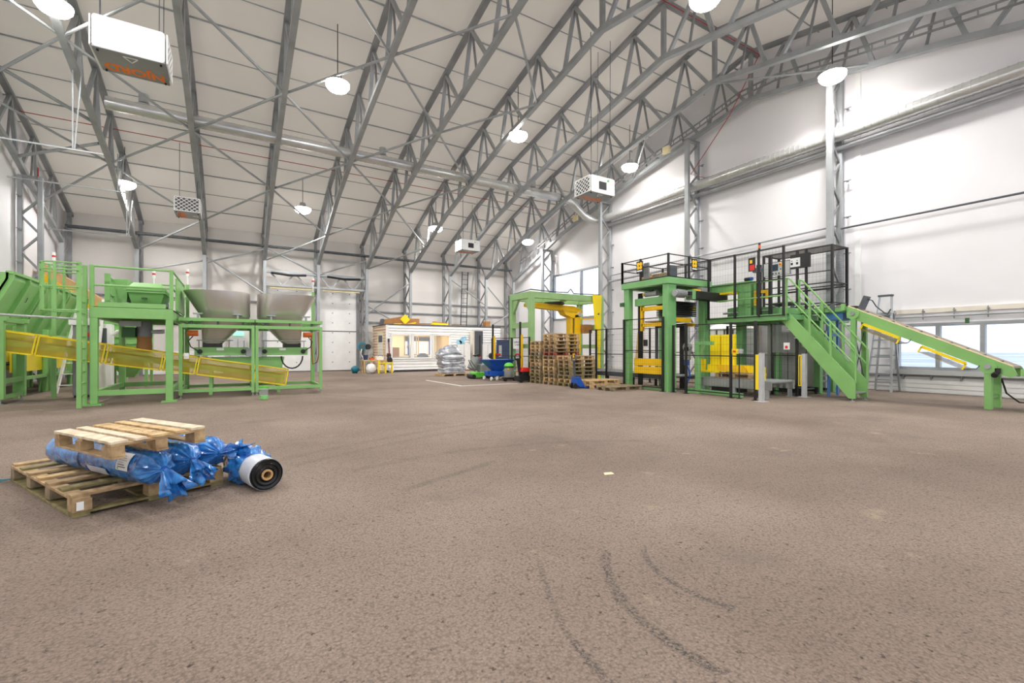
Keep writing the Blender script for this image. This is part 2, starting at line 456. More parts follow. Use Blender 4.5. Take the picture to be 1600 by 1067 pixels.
# ------------------------------------------------------------------ roof trusses: chords, webs, posts
XS = [15.62,13.6,11.15,8.7,6.24,3.78,1.32,-1.14,-3.6,-6.0]
top_nodes = [RID + 1.2 + 1.95*k for k in range(9)]
T0 = thing('roof_truss', '', 'roof truss', (0,0,0))
def chord(tab, off=0):
    yy = [-tab[-1][0]] + [-d for d, z in reversed(tab[1:-1])] + [0] + [d for d, z in tab[1:]]
    return [(0, RID+d, lerp(tab, d)+off) for d in yy]
m1 = MB(); P = chord(TC, 0)
for a, b in zip(P, P[1:]): m1.bar(a, b, .17, .12, (0,0,1))
ob('top_chord', m1, M['galv_dark'], T0)
m1 = MB(); P = chord(BC)
for a, b in zip(P, P[1:]): m1.bar(a, b, .15, .15, (0,0,1))
ob('bottom_chord', m1, M['galv'], T0)
for s in (1, -1):
    for k, y in enumerate(top_nodes[:8]):
        Y = lambda v: RID + s*(v - RID)
        top = V((0, Y(y), tcz(y)-.05))
        for dy, wd, dx in ((.5,.10,0),(-.3,.055,.03),(-1.0,.095,0)):
            yb = max(RID+.15, y+dy)
            ob('web_brace', MB().bar(top + V((dx,0,0)), (dx, Y(yb), bcz(yb)+.05), wd, wd, (1,0,0)), M['galv'] if dy != -.3 else M['galv_dark'], T0)
    # knee and lattice post
    yi, yo = 25.7, 26.7
    ob('inner_post', MB().box(-.07, .07, min(Y(yi-.07),Y(yi+.07)), max(Y(yi-.07),Y(yi+.07)), 0, 5.72), M['galv'], T0)
    ob('outer_post', MB().box(-.07, .07, min(Y(yo-.06),Y(yo+.06)), max(Y(yo-.06),Y(yo+.06)), 0, 7.15), M['galv_dark'], T0)
    for k in range(7):
        za, zb = .1 + k*.8, .1 + (k+1)*.8
        a, b = (yi, yo) if k % 2 == 0 else (yo, yi)
        ob('post_brace', MB().bar((0, Y(a), za), (0, Y(b), zb), .06), M['galv_dark'], T0)
    ob('post_brace', MB().bar((0, Y(yi), 5.65), (0, Y(yo), 6.9), .07), M['galv_dark'], T0)
ob('ridge_post', MB().box(-.06, .06, RID-.06, RID+.06, 10.0, 11.6), M['galv'], T0)
place_words = ['galvanised roof truss closest to the right gable wall'] + ['galvanised lattice roof truss, %s from the right gable wall' % ORD[k+1] for k in range(1, 8)] + ['galvanised roof truss second from the left gable wall','galvanised roof truss against the left gable wall']
for k, x in enumerate(XS):
    if k == 0:
        r_ = T0; T0.location = (x,0,0); T0['label'] = place_words[0]
    else: r_ = dup(T0, (x,0,0), label=place_words[k])
    r_['category'] = 'roof truss'
# purlins: thin bars under the membrane, far slope and near slope
py = [10.4,11.8,13.2,14.6,15.7,17.0,18.3,19.6,20.8,22.0,23.2,24.4,25.6]
for k, y in enumerate(py):
    tag(ob('purlin', MB().tube((XL+.02, y, rfz(y)-.06), (XR-.02, y, rfz(y)-.06), .016 if k % 2 else .026, 6), M['galv'], loc=(5,y,rfz(y))),
        'thin steel purlin under the roof, %s line down from the ridge' % ORD[k+1], 'purlin')
for k, y in enumerate([7.6,5.8,4.2,2.6,1.0]):
    tag(ob('purlin', MB().tube((XL+.02, y, rfz(y)-.06), (XR-.02, y, rfz(y)-.06), .018, 6), M['galv'], loc=(5,y,rfz(y))),
        'thin steel purlin on the near side, %s line past the ridge' % ORD[k+1], 'purlin')
tag(ob('ridge_beam', MB().box(XL+.02, XR-.02, RID-.07, RID+.07, 11.62, 11.78), M['galv_dark'], loc=(5,RID,11.7)), 'grey ridge beam at the very top of the roof', 'beam')
# round tie bars zigzagging between the bottom chords
kk = 0
def tie(p, q, r_, label):
    return tag(ob('wind_brace', MB().tube(p, q, r_, 8), M['galv'], loc=p), label, 'brace')
base = {}
for i in range(3, 9):                              # bay between XS[i] and XS[i+1]
    a, b = XS[i], XS[i+1]
    offs = [10.2, 15.4, 20.6] if i % 2 == 0 else [12.8, 18.0, 23.2]
    for j, y in enumerate(offs):                   # node on truss i, to nodes y-2.6 and y+2.6 on truss i+1
        for q, dy in enumerate((-2.6, 2.6)):
            y2 = y + dy
            if y2 > 25.8 or y2 < RID-.5: continue
            kk += 1
            tie((a, y, bcz(y)-.02), (b, y2, bcz(y2)-.02), .038,
                '%s leaning tie bar between %s and %s trusses from right gable, %s row below ridge' % (('uphill','downhill')[q], ORD[i+1], ORD[i+2], ORD[j+1]))
tie((13.6, 9.7, bcz(9.7)), (15.6, 6.0, bcz(6)), .035, 'steel tie bar near the ridge beside the right gable truss')
tie((13.6, 12.5, bcz(12.5)), (15.6, 15.2, bcz(15.2)), .035, 'steel tie bar linking the last two trusses above the heater by the right gable')
# bracing bars between the far wall posts
for p, q, lb in (((-1.12,25.7,5.52),(1.3,25.7,3.9),'diagonal wall brace falling right behind the left steel hopper'), ((-1.1,25.7,5.2),(1.32,25.7,6.1),'diagonal wall brace rising right above the left steel hopper'),
                 ((1.35,25.7,6.2),(3.75,25.7,5.05),'diagonal brace above the roller door, left half'), ((3.8,25.7,5.05),(6.2,25.7,6.0),'diagonal brace above the roller door, right half'),
                 ((6.3,25.7,3.15),(8.7,25.7,5.0),'diagonal wall brace rising right behind the cabin'), ((6.3,25.7,3.55),(8.0,25.7,2.6),'diagonal wall brace falling onto the cabin roof corner'),
                 ((-3.6,25.7,4.6),(-1.14,25.7,5.3),'diagonal wall brace above the green mixer platform'), ((11.15,25.7,5.4),(13.6,25.7,3.9),'diagonal wall brace in the far right bay falling right'),
                 ((13.6,25.7,5.2),(15.4,25.7,3.4),'diagonal wall brace in the far right corner'), ((13.2,25.7,2.2),(15.4,25.7,3.5),'diagonal wall brace low in the far right corner')):
    tie(p, q, .04, lb)
for z, nm in ((3.95,'upper'),(3.33,'middle'),(2.72,'lower')):
    tag(ob('wall_girt', MB().box(DX1+.2, XR-.02, YF-.1, YF-.02, z-.04, z+.04), M['galv_dark'], loc=(10,YF-.06,z)), '%s horizontal steel girt on the far wall above the cabin' % nm, 'girt')
for z, nm in ((3.6,'upper'),(2.4,'lower')):
    tag(ob('wall_girt', MB().box(XL+.02, DX0-.15, YF-.1, YF-.02, z-.04, z+.04), M['galv_dark'], loc=(-2,YF-.06,z)), '%s horizontal steel girt on the far wall left of the roller door' % nm, 'girt')
# lattice lintel over the roller door
t = thing('lintel_girder', 'galvanised lattice girder spanning above the white roller door', 'girder', (3.7,25.9,4.4))
ob('top_bar', MB().box(1.36, 6.2, 25.74, 25.94, 4.98, 5.1), M['galv'], t); ob('bottom_bar', MB().box(1.36, 6.2, 25.74, 25.94, 4.32, 4.42), M['galv'], t)
for k in range(8):
    xa_ = 1.6 + k*.57; 
    ob('brace', MB().bar((xa_, 25.88, 5.0 if k % 2 == 0 else 4.4), (xa_+.5, 25.88, 4.4 if k % 2 == 0 else 5.0), .07), M['galv'], t)
for a, b, nm in ((1.6,3.2,'left'),(4.2,5.9,'right')):
    tag(ob('cable_bundle', MB().path([(a,25.685,4.97),(a+.5,25.682,4.93),((a+b)/2,25.685,4.9),(b-.4,25.682,4.92),(b,25.685,4.95)], .06, 8), M['black'], loc=((a+b)/2,25.78,4.95)), 'black cable bundle under the %s half of the door girder' % nm, 'cable')
for a, b, nm in ((1.55,3.5,'left'),(4.0,5.9,'right')):
    tag(ob('strip_light', MB().box(a, b, 25.82, 25.92, 4.23, 4.325), M['cream'], loc=((a+b)/2,25.86,4.13)), 'long pale strip light above the %s half of the roller door' % nm, 'light')
# ladder-type cable tray along the far eave
t = thing('cable_tray', 'dark ladder-type cable tray along the far wall under the eave', 'cable tray', (4.9,26,6.3))
for y in (25.85, 26.15): ob('rail', MB().box(XL+.3, XR-.5, y-.015, y+.015, 6.27, 6.35), M['dgrey'], t)
ob('rung', MB(), M['dgrey'], t)
rg = [o for o in t.children if o.name.startswith('rung')][0]; bpy.data.objects.remove(rg)
for k in range(70): ob('rung', MB().box(XL+.4+k*.31, XL+.43+k*.31, 25.85, 26.15, 6.29, 6.33), M['dgrey'], t)

# ------------------------------------------------------------------ gable columns
def gcol(y, label, x0=15.35, x1=15.95, top=None, lean=1):
    top = bcz(y) - .05 if top is None else top
    t = thing('gable_column', label, 'column', ((x0+x1)/2, y, 0))
    ob('inner_flange', MB().box(x0-.06, x0+.06, y-.085, y+.085, 0, top), M['galv'], t)
    ob('outer_flange', MB().box(x1-.06, x1+.06, y-.08, y+.08, 0, top), M['galv'], t)
    n = int(top/.62)
    for k in range(n):
        a, b = (x0, x1) if k % 2 == 0 else (x1, x0)
        ob('lacing', MB().bar((a, y, .1 + k*(top-.2)/n), (b, y, .1 + (k+1)*(top-.2)/n), .07, .05, (0,1,0)), M['galv_dark'], t)
    ob('cap', MB().box(x0-.08, x1+.06, y-.09, y+.09, top-.08, top), M['galv_dark'], t)
    for k in range(int(top/1.1)):
        ob('clip', MB().bar((x1+.02, y-.18, .8+k*1.1), (x1+.1, y-.18, .8+k*1.1), .05).bar((x1, y-.1, .8+k*1.1), (x1, y-.3, .8+k*1.1), .03), M['galv_dark'], t)
    return t
gcol(6.95, 'lattice steel column on the right gable wall beside the staircase cage')
gcol(12.05, 'lattice steel column on the right gable wall behind the green press tower')
gcol(17.1, 'lattice steel column on the right gable wall right of the tall window')
gcol(22.0, 'lattice steel column on the right gable wall left of the tall window')
gcol(21.8, 'lattice steel column on the left gable wall behind the green bunkers', -5.62, -6.12)
tag(ob('wall_seam_strip', MB().box(XR-.03, XR-.002, 6.45, 6.6, 0, 9.6), M['white'], loc=(XR,6.5,4)), 'white bolted seam strip on the gable wall right of the near column', 'wall strip')
# steel pipes along the gable wall
tag(ob('wall_pipe', MB().tube((15.9, .5, 4.87), (15.9, 6.9, 4.87), .028), M['dgrey'], loc=(15.9,3.7,4.87)), 'thin dark pipe along the gable wall above the window', 'pipe')
tag(ob('wall_pipe', MB().tube((15.9, 7.0, 4.98), (15.9, 17.0, 4.80), .028), M['galv'], loc=(15.9,12,4.9)), 'thin upper pipe along the gable wall behind the staircase cage', 'pipe')
tag(ob('wall_pipe', MB().tube((15.85, 7.0, 4.72), (15.85, 17.0, 4.5), .055), M['alu'], loc=(15.9,12,4.6)), 'thick lower pipe along the gable wall behind the staircase cage', 'pipe')
# ------------------------------------------------------------------ ventilation ducts
def spiral(mb_, p, q, r_, pitch=.16):
    mb_.tube(p, q, r_, 20); p = V(p); q = V(q); L_ = (q-p).length; d = (q-p)/L_
    for k in range(int(L_/pitch)):
        c = p + d*(k*pitch + .05); mb_.tube(c, c + d*.03, r_*1.035, 20)
    return mb_
t = thing('ventilation_duct', 'long spiral duct under the far roof slope, bending down to the right gable wall', 'duct', (4,18,8.5))
ob('straight_run', spiral(MB(), (XL+3.0,18,8.52), (13.7,18,8.52), .19), M['duct'], t, smooth=True)
ob('elbow', MB().path([(13.6,18,8.52),(14.1,18,8.50),(14.45,18,8.35),(14.7,17.95,8.1),(15.0,17.9,7.85),(15.3,17.8,7.68),(15.55,17.6,7.6),(15.7,17.3,7.6)], .185, 18), M['duct'], t, smooth=True)
t = thing('ventilation_duct', 'spiral duct running along the right gable wall at eave height', 'duct', (15.72,8,7.7))
ob('straight_run', spiral(MB(), (15.72,.5,7.7), (15.72,17.35,7.62), .19), M['duct'], t, smooth=True)
tag(ob('wall_pipe', MB().tube((15.86,.5,7.36), (15.86,17.2,7.30), .085, 14), M['alu'], loc=(15.86,8,7.35), smooth=True), 'shiny tube tucked beneath the gable wall duct', 'pipe')
# ladder cable tray on the gable truss
t = thing('cable_tray', 'ladder-type cable tray climbing the right gable truss', 'cable tray', (15.4,9.9,10))
PT = [(2.5,9.0),(5.9,9.6),(8.6,10.1),(9.9,10.12),(11.5,9.75),(14.28,9.25),(18.14,8.5),(19.8,7.95),(24.5,6.5)]
for z in (0, .18):
    m1 = MB()
    for a, b in zip(PT, PT[1:]): m1.bar((15.38, a[0], a[1]+z), (15.38, b[0], b[1]+z), .03, .05)
    ob('rail', m1, M['galv_dark'], t)
for a, b in zip(PT, PT[1:]):
    n = int((b[0]-a[0])/.3)
    for k in range(n):
        f = k/n; y = a[0]+(b[0]-a[0])*f; z = a[1]+(b[1]-a[1])*f
        ob('rung', MB().bar((15.38,y,z),(15.38,y,z+.18), .025), M['galv_dark'], t)
for y, nm in ((13.0,'upper'),(18.9,'lower')):
    tag(ob('junction_box', MB().box(15.2, 15.32, y-.16, y+.16, bcz(y)-.12, bcz(y)+.16), M['cream'], loc=(15.26,y,bcz(y))), '%s cream junction box on the right gable truss' % nm, 'junction box')
# red alarm cables
tag(ob('red_cable', MB().tube((XL+.05,21.2,8.95),(15.5,21.2,8.95), .014, 6), M['redwire'], loc=(4,21.2,8.95)), 'thin red cable stretched across the far roof slope', 'cable')
tag(ob('red_cable', MB().tube((8.0,9.2,11.3),(15.5,9.2,11.3), .014, 6), M['redwire'], loc=(11,9.2,11.3)), 'thin red cable running beside the ridge', 'cable')
tag(ob('red_cable', MB().path([(15.2,9.0,11.2),(15.3,10.2,9.6),(15.5,12.0,8.1),(15.9,11.6,7.9)], .014, 6), M['redwire'], loc=(15.3,10.2,9.6)), 'red cable hanging from the ridge towards the gable wall duct', 'cable')
tag(ob('red_cable', MB().tube((-5.9,22.6,0.02),(-5.9,22.6,7.6), .02, 6), M['redwire'], loc=(-5.9,22.6,3)), 'red riser cable on the left gable wall column', 'cable')
# round ceiling detectors
for x, nm in ((-2.55,'left'),(5.4,'middle'),(13.0,'right')):
    y = 19.5; z = rfz(y)
    t = thing('smoke_detector', 'small round ceiling detector under the far roof slope, the %s one' % nm, 'detector', (x,y,z-.2))
    ob('mount', MB().tube((x,y,z-.02),(x,y,z-.3), .14, 16), M['lgrey'], t); ob('head', MB().lathe([(.12,z-.45),(.2,z-.42),(.2,z-.36),(.1,z-.33)], (x,y,0), 18), M['lgrey'], t)
# ------------------------------------------------------------------ conduit rails hanging at the left
for (x0,x1,y,z,hx,nm) in ((-6.1,-3.0,16.4,6.45,-3.62,'nearest and highest in the picture'),(-5.9,-3.05,20.0,6.45,-3.3,'passing in front of the left lamp'),(-5.6,-3.3,22.5,5.46,-3.45,'lowest, above the green bunkers')):
    t = thing('hanging_rail', 'white conduit rail hung under the left trusses, %s' % nm, 'conduit rail', ((x0+x1)/2,y,z))
    ob('rail', MB().bar((x0,y,z),(x1,y,z), .035), M['galv'], t)
    for q in (0, .09):
        ob('hanger', MB().tube((hx+q*.4,y,z),(hx+q*2,y,bcz(y)+.0), .016, 6), M['galv'], t)
tie((-6.0, 16.2, bcz(16.2)), (-3.6, 18.6, bcz(18.6)), .05, 'thick pale tie bar crossing the upper left corner')
tie((-6.0, 21.0, bcz(21)), (-3.7, 19.6, bcz(19.6)), .05, 'thick pale tie bar sloping above the left column')

# ------------------------------------------------------------------ lamps
LX = [14.6, 8.95, 2.65, -3.5]
rows = [(14.4, 9.05, 'middle'), (22.45, 7.45, 'far'), (6.55, 9.0, 'near'), (-1.4, 8.9, 'rear')]
L0 = None
def lampthing():
    t = thing('high_bay_lamp', '', 'lamp', (0,0,0))
    ob('housing', MB().lathe([(.02,.26),(.11,.25),(.15,.1),(.31,.03),(.34,.0)], (0,0,0), 24), M['lgrey'], t, smooth=True)
    ob('diffuser', MB().lathe([(.34,.0),(.33,-.08),(.27,-.16),(.16,-.21),(.04,-.23)], (0,0,0), 24), M['lamp'], t, smooth=True)
    return t
n_lamp = 0
LAMP_W = 900
for y, z, rn in rows:
    for k, x in enumerate(LX):
        lab = 'bright round pendant lamp, %s of the %s row of lamps' % (('rightmost','second from right','second from left','leftmost')[k], rn)
        if L0 is None:
            L0 = lampthing(); L0.location = (x,y,z); L0['label'] = lab; o = L0; ORG[o.name] = (x,y,z)
        else: o = dup(L0, (x,y,z), label=lab)
        # suspension cable, length to the roof differs per row
        me = MB().tube((0,0,.25), (0,0,rfz(y)-z), .012, 6)
        c = ob('cord', me, M['black']); c.parent = o; c.location = (0,0,0)
        ld = bpy.data.lights.new('lamp_light', 'SPOT'); ld.energy = LAMP_W; ld.spot_size = math.radians(165); ld.spot_blend = .35
        ld.shadow_soft_size = .22; ld.color = (1,.975,.955)
        lo = bpy.data.objects.new('lamp_light', ld); COL.objects.link(lo); lo.location = (x,y,z-.28)
# ================================================================== AIR HEATERS
def heater():
    t = thing('air_heater', '', 'heater', (0,0,0))
    hx, hy, hz = .49, .38, .25
    ob('casing', MB().box(-hx+.03, hx-.03, -hy, hy, -hz, hz), M['grey'], t)
    pl = []                                        # white front plate with rounded corners
    for (cx, cz, a0) in ((hx-.05, hz-.03, 0), (-hx+.05, hz-.03, 90), (-hx+.05, -hz+.03, 180), (hx-.05, -hz+.03, 270)):
        for k in range(5):
            a = math.radians(a0 + k*22.5); pl.append((cx + .05*math.cos(a), cz + .05*math.sin(a)))
    ob('front_plate', MB().prism(pl, 'y', -hy-.025, -hy), M['white'], t); ob('back_plate', MB().prism(pl, 'y', hy, hy+.025), M['white'], t)
    b = ob('bottom_plate', MB().box(-hx, hx, -hy-.02, hy+.02, -hz-.03, -hz), M['galv_dark'], t)
    tx = text_mb('NJORD', .3, .002, .012)
    xs_ = [v[0] for v in tx.v]; ys_ = [v[1] for v in tx.v]; xm, ym = (max(xs_)+min(xs_))/2, (max(ys_)+min(ys_))/2
    tx.v = [((x-xm)*.86/(max(xs_)-min(xs_)), (y-ym)*.33/(max(ys_)-min(ys_)), z) for x, y, z in tx.v]
    place(tx, (0, .15, -hz-.032), (-1,0,0), (0,1,0)); 
    lt = ob('lettering', tx, M['njord'], t)
    tri = MB(); A = [(.10,-.30),(-.10,-.30),(0,-.14)]
    for p, q in zip(A, A[1:]+A[:1]): tri.bar((p[0],p[1],-hz-.033),(q[0],q[1],-hz-.033), .016, .006)
    ob('triangle_mark', tri, M['white'], t)
    for s in (-1, 1):
        g = MB(); x = s*(hx-.0)
        ob('grille_core', MB().box(min(x, x-s*.03), max(x, x-s*.03), -hy+.04, hy-.04, -hz+.03, hz-.03), M['dgrey'], t)
        xg = x + s*.03
        for k in range(-4, 9):
            for sg in (1, -1):
                y0 = -hy + k*.16; z0 = -hz if sg > 0 else hz
                p = [y0, z0]; q = [y0 + 2*hz*1.25, -z0]
                # clip to the side window
                f0 = max(0, (-hy - p[0])/(q[0]-p[0])); f1 = min(1, (hy - p[0])/(q[0]-p[0]))
                if f1 <= f0: continue
                a = (xg, p[0]+(q[0]-p[0])*f0, p[1]+(q[1]-p[1])*f0); c = (xg, p[0]+(q[0]-p[0])*f1, p[1]+(q[1]-p[1])*f1)
                g.bar(a, c, .018, .018)
        for z in (-hz, hz): g.bar((xg,-hy,z),(xg,hy,z), .022)
        for y in (-hy, hy): g.bar((xg,y,-hz),(xg,y,hz), .022)
        ob('grille', g, M['white'], t)
    for x in (-hx+.06, hx-.06):
        for y in (-hy+.05, hy-.05):
            ob('foot_bolt', MB().tube((x,y,-hz-.06),(x,y,-hz-.03), .018, 8), M['black'], t)
    return t
H0 = heater()
def hang(t, x, y, z):
    for q, (dx, dy) in enumerate(((-.4,-.3),(.4,-.3),(.4,.3))):
        c = ob('hanging_cable', MB().tube((dx,dy,.25),(dx*1.05,dy,rfz(y)-z-.02), .008 if q else .012, 6), M['dgrey']); c.parent = t
hs = [(-1.53,10.6,6.53,0,'white air heater with orange lettering beneath, nearest, at the upper left'),
      (10.25,11.7,6.5,0,'white air heater at the right gable with a dark square vent and green tag'),
      (10.5,21.9,6.55,0,'smaller looking white air heater above the cabin, the farthest one on the right'),
      (-1.45,21.2,6.5,PI/2,'air heater above the green mixer with its diamond grille facing out')]
for k, (x,y,z,rz,lb) in enumerate(hs):
    if k == 0: o = H0; o.location = (x,y,z); o['label'] = lb
    else: o = dup(H0, (x,y,z), rz, lb)
    if k in (1, 2):
        for nm, mbx, mt in (('vent_opening', MB().box(-.16,.14,-.425,-.40,-.14,.10), 'black'), ('status_lamp', MB().tube((.22,-.44,.17),(.22,-.40,.17),.03,10), 'lime'), ('rating_label', MB().box(.3,.42,-.415,-.404,.06,.2), 'paper')):
            c = ob(nm, mbx, M[mt]); c.parent = o
for k, o in enumerate([x for x in COL.objects if x.name.startswith('air_heater')]):
    hang(o, o.location.x, o.location.y, o.location.z)

# ================================================================== LEFT LINE
G, Y_ = M['green'], M['yellow']
# ---- mixer platform
t = thing('mixer_platform', 'green steel platform with railings carrying the mixer, left of the two hoppers', 'platform', (-1.85,14.3,0))
LEG = .13
for x, y in ((-2.53,13.0),(-1.24,13.0),(-2.53,15.9),(-1.24,15.9)):
    l = ob('leg', MB().box(x-LEG/2, x+LEG/2, y-LEG/2, y+LEG/2, .03, 2.0), G, t, bevel=.008)
    ob('foot_plate', MB().box(x-.14, x+.14, y-.14, y+.14, 0, .03), G, l)
f = MB()
for y in (13.0, 15.9): f.box(-2.6, -1.17, y-.07, y+.07, 1.86, 2.09)
for x in (-2.53, -1.24): f.box(x-.06, x+.06, 13.0, 15.9, 1.86, 2.06)
ob('deck_beams', f, G, t, bevel=.008)
ob('deck', MB().box(-2.55, -1.2, 12.98, 15.9, 2.06, 2.11), M['dgreen'], t)
f = MB()
for y in (13.0, 15.9): f.box(-2.5, -1.27, y-.05, y+.05, .2, .31)
for x in (-2.53, -1.24): f.box(x-.05, x+.05, 13.0, 15.9, .2, .31)
ob('foot_beams', f, G, t)
for z, nm in ((2.96,'top_rail'),(2.56,'mid_rail')):
    r_ = MB().tube((-2.58,12.96,z),(-1.2,12.96,z), .022).tube((-1.18,12.96,z),(-1.18,15.9,z), .022).tube((-2.4,15.85,z),(-1.2,15.85,z), .022)
    ob(nm, r_, G, t)
for x, y in ((-2.56,12.96),(-1.2,12.96),(-1.2,14.4),(-2.42,15.85),(-1.2,15.85)):
    ob('rail_post', MB().box(x-.035, x+.035, y-.03, y+.03, 2.1, 2.98), G, t)
ob('rail_post', MB().box(-2.42,-2.33,13.3,13.4,2.1,2.86), G, t)
for z in (2.8, 2.42): ob('inner_rail', MB().tube((-2.38,13.35,z),(-2.42,15.8,z), .02), G, t)
ob('kick_plate', MB().box(-2.46, -1.3, 12.93, 12.95, 2.1, 2.2), G, t)
ob('side_panel', MB().box(-1.16, -1.13, 13.3, 15.3, 2.1, 2.84), G, t)
# ladder with safety cage
t = thing('caged_ladder', 'green vertical ladder with a round safety cage on the left of the mixer platform', 'ladder', (-2.66,12.7,0))
for y in (12.5, 12.93): ob('stile', MB().box(-2.70,-2.63, y-.03, y+.03, 0, 2.95), G, t)
for k in range(9): ob('rung', MB().tube((-2.665,12.5,.25+k*.24),(-2.665,12.93,.25+k*.24), .016), G, t)
def hoop(z):
    pts = [(-2.66,12.45,z)] + [(-2.95-.33*math.sin(a), 12.72-.30*math.cos(a), z) for a in [PI*i/10 for i in range(11)]] + [(-2.66,12.98,z)]
    return MB().path(pts, .017, 6)
for z in (1.97,2.44,2.78,2.92): ob('hoop', hoop(z), G, t)
for a in (10, 50, 90, 130, 170):
    a = math.radians(a); x, y = -2.95-.33*math.sin(a), 12.72-.30*math.cos(a)
    ob('cage_bar', MB().box(x-.02, x+.02, y-.012, y+.012, 1.97, 2.92), G, t)
# ---- mixer standing on the platform
t = thing('mixer', 'green lidded mixing tub standing on the railed platform', 'mixer', (-1.75,14.2,2.11))
ob('tub', MB().frustum((-2.0,-1.5,13.8,14.8,2.14),(-2.08,-1.4,13.65,14.9,2.52)), G, t, bevel=.01)
ob('rim', MB().box(-2.1,-1.38,13.62,14.92,2.5,2.55), G, t, bevel=.008)
ob('lid', MB().frustum((-2.1,-1.38,13.6,14.95,2.6),(-2.0,-1.48,13.75,14.8,2.74)).box(-2.1,-1.38,13.6,14.95,2.55,2.6), G, t, bevel=.01)
ob('latch', MB().box(-1.82,-1.72,13.58,13.66,2.35,2.39), M['dgreen'], t)
for x in (-2.12,-1.38): ob('bearing', MB().tube((x-.05,13.75,2.22),(x+.05,13.75,2.22), .06, 14), M['grey'], t)
for x in (-1.98,-1.5): ob('foot', MB().box(x-.06,x+.06,13.8,14.8,2.1,2.16), G, t)
c = MB().prism([(-2.42,2.11),(-2.15,2.11),(-2.12,2.84),(-2.44,2.84)], 'y', 14.0, 14.7)
tag(ob('feed_chute', c, G, loc=(-2.27,14.3,2.11), bevel=.008), 'narrow green feed chute left of the lidded mixer', 'chute')
# stack lights
def stacklight(x, y, z0, z1, post, label):
    t = thing('signal_light', label, 'signal light', (x,y,post if post is not None else z0))
    if post is not None: ob('post', MB().box(x-.04,x+.04,y-.04,y+.04,post,z0), G, t)
    ob('stem', MB().tube((x,y,z0),(x,y,z1-.2), .016), M['white'], t)
    ob('lower_segment', MB().tube((x,y,z1-.2),(x,y,z1-.12), .035, 12), M['white'], t)
    ob('red_segment', MB().tube((x,y,z1-.12),(x,y,z1-.075), .037, 12), M['red'], t)
    ob('cap', MB().tube((x,y,z1-.075),(x,y,z1), .035, 12), M['white'], t)
stacklight(-1.75,14.95,2.11,3.22,None,'white and red signal light rising behind the mixer lid')
stacklight(-1.07,15.4,2.95,3.38,0,'white and red signal light on the green post behind the left steel hopper')
stacklight(2.11,15.4,2.95,3.38,0,'white and red signal light on the green post right of the right steel hopper')
stacklight(-3.74,15.4,2.9,3.55,0,'white and red signal light above the ladder cage')
# ---- twin hopper frame
def bay(x0, x1, label):
    t = thing('hopper_frame', label, 'frame', ((x0+x1)/2,14.5,0))
    for x in (x0+.035, x1-.035):
        for y in (13.65, 15.3):
            l = ob('leg', MB().box(x-.035,x+.035,y-.035,y+.035,.08,1.8), G, t)
            ob('levelling_foot', MB().tube((x,y,0),(x,y,.08), .012).tube((x,y,0),(x,y,.012), .035, 12), M['galv'], l)
    for nm, z0, z1 in (('upper_beams',1.72,1.80),('foot_beams',.14,.22)):
        f = MB()
        for y in (13.65,15.3): f.box(x0+.07,x1-.07,y-.035,y+.035,z0,z1)
        for x in (x0+.035,x1-.035): f.box(x-.03,x+.03,13.68,15.27,z0,z1)
        ob(nm, f, G, t)
    f = MB()
    for y in (13.62,15.33): f.box(x0-.0,x1+.0,y-.04,y+.04,1.88,1.96)
    for x in (x0+.04,x1-.04): f.box(x-.04,x+.04,13.62,15.33,1.88,1.96)
    ob('weigh_frame', f, G, t)
    for x in (x0+.25,(x0+x1)/2,x1-.25):
        for y in (13.65, 15.3): ob('load_pad', MB().tube((x,y,1.8),(x,y,1.88), .025, 10), M['dgrey'], t)
    return t
bay(-1.12,.47,'green tubular frame under the left steel hopper')
bay(.49,2.1,'green tubular frame under the right steel hopper')
def ellipse(x0, x1, y0, y1, z, n=40, p=3.2):
    cx, cy, rx, ry = (x0+x1)/2, (y0+y1)/2, (x1-x0)/2, (y1-y0)/2
    out = []
    for i in range(n):
        a = 2*PI*i/n; ca, sa = math.cos(a), math.sin(a)
        out.append((cx + rx*math.copysign(abs(ca)**(2/p), ca), cy + ry*math.copysign(abs(sa)**(2/p), sa), z))
    return out
def loft(rings, mb=None, caps=(False, True)):
    mb = mb or MB(); n = len(rings[0]); b = len(mb.v)
    for r_ in rings: mb.v += r_
    for k in range(len(rings)-1):
        for i in range(n):
            mb.f.append((b+k*n+i, b+k*n+(i+1)%n, b+(k+1)*n+(i+1)%n, b+(k+1)*n+i))
    if caps[0]: mb.f.append(tuple(range(b+n-1, b-1, -1)))
    if caps[1]: mb.f.append(tuple(range(b+(len(rings)-1)*n, b+len(rings)*n)))
    return mb
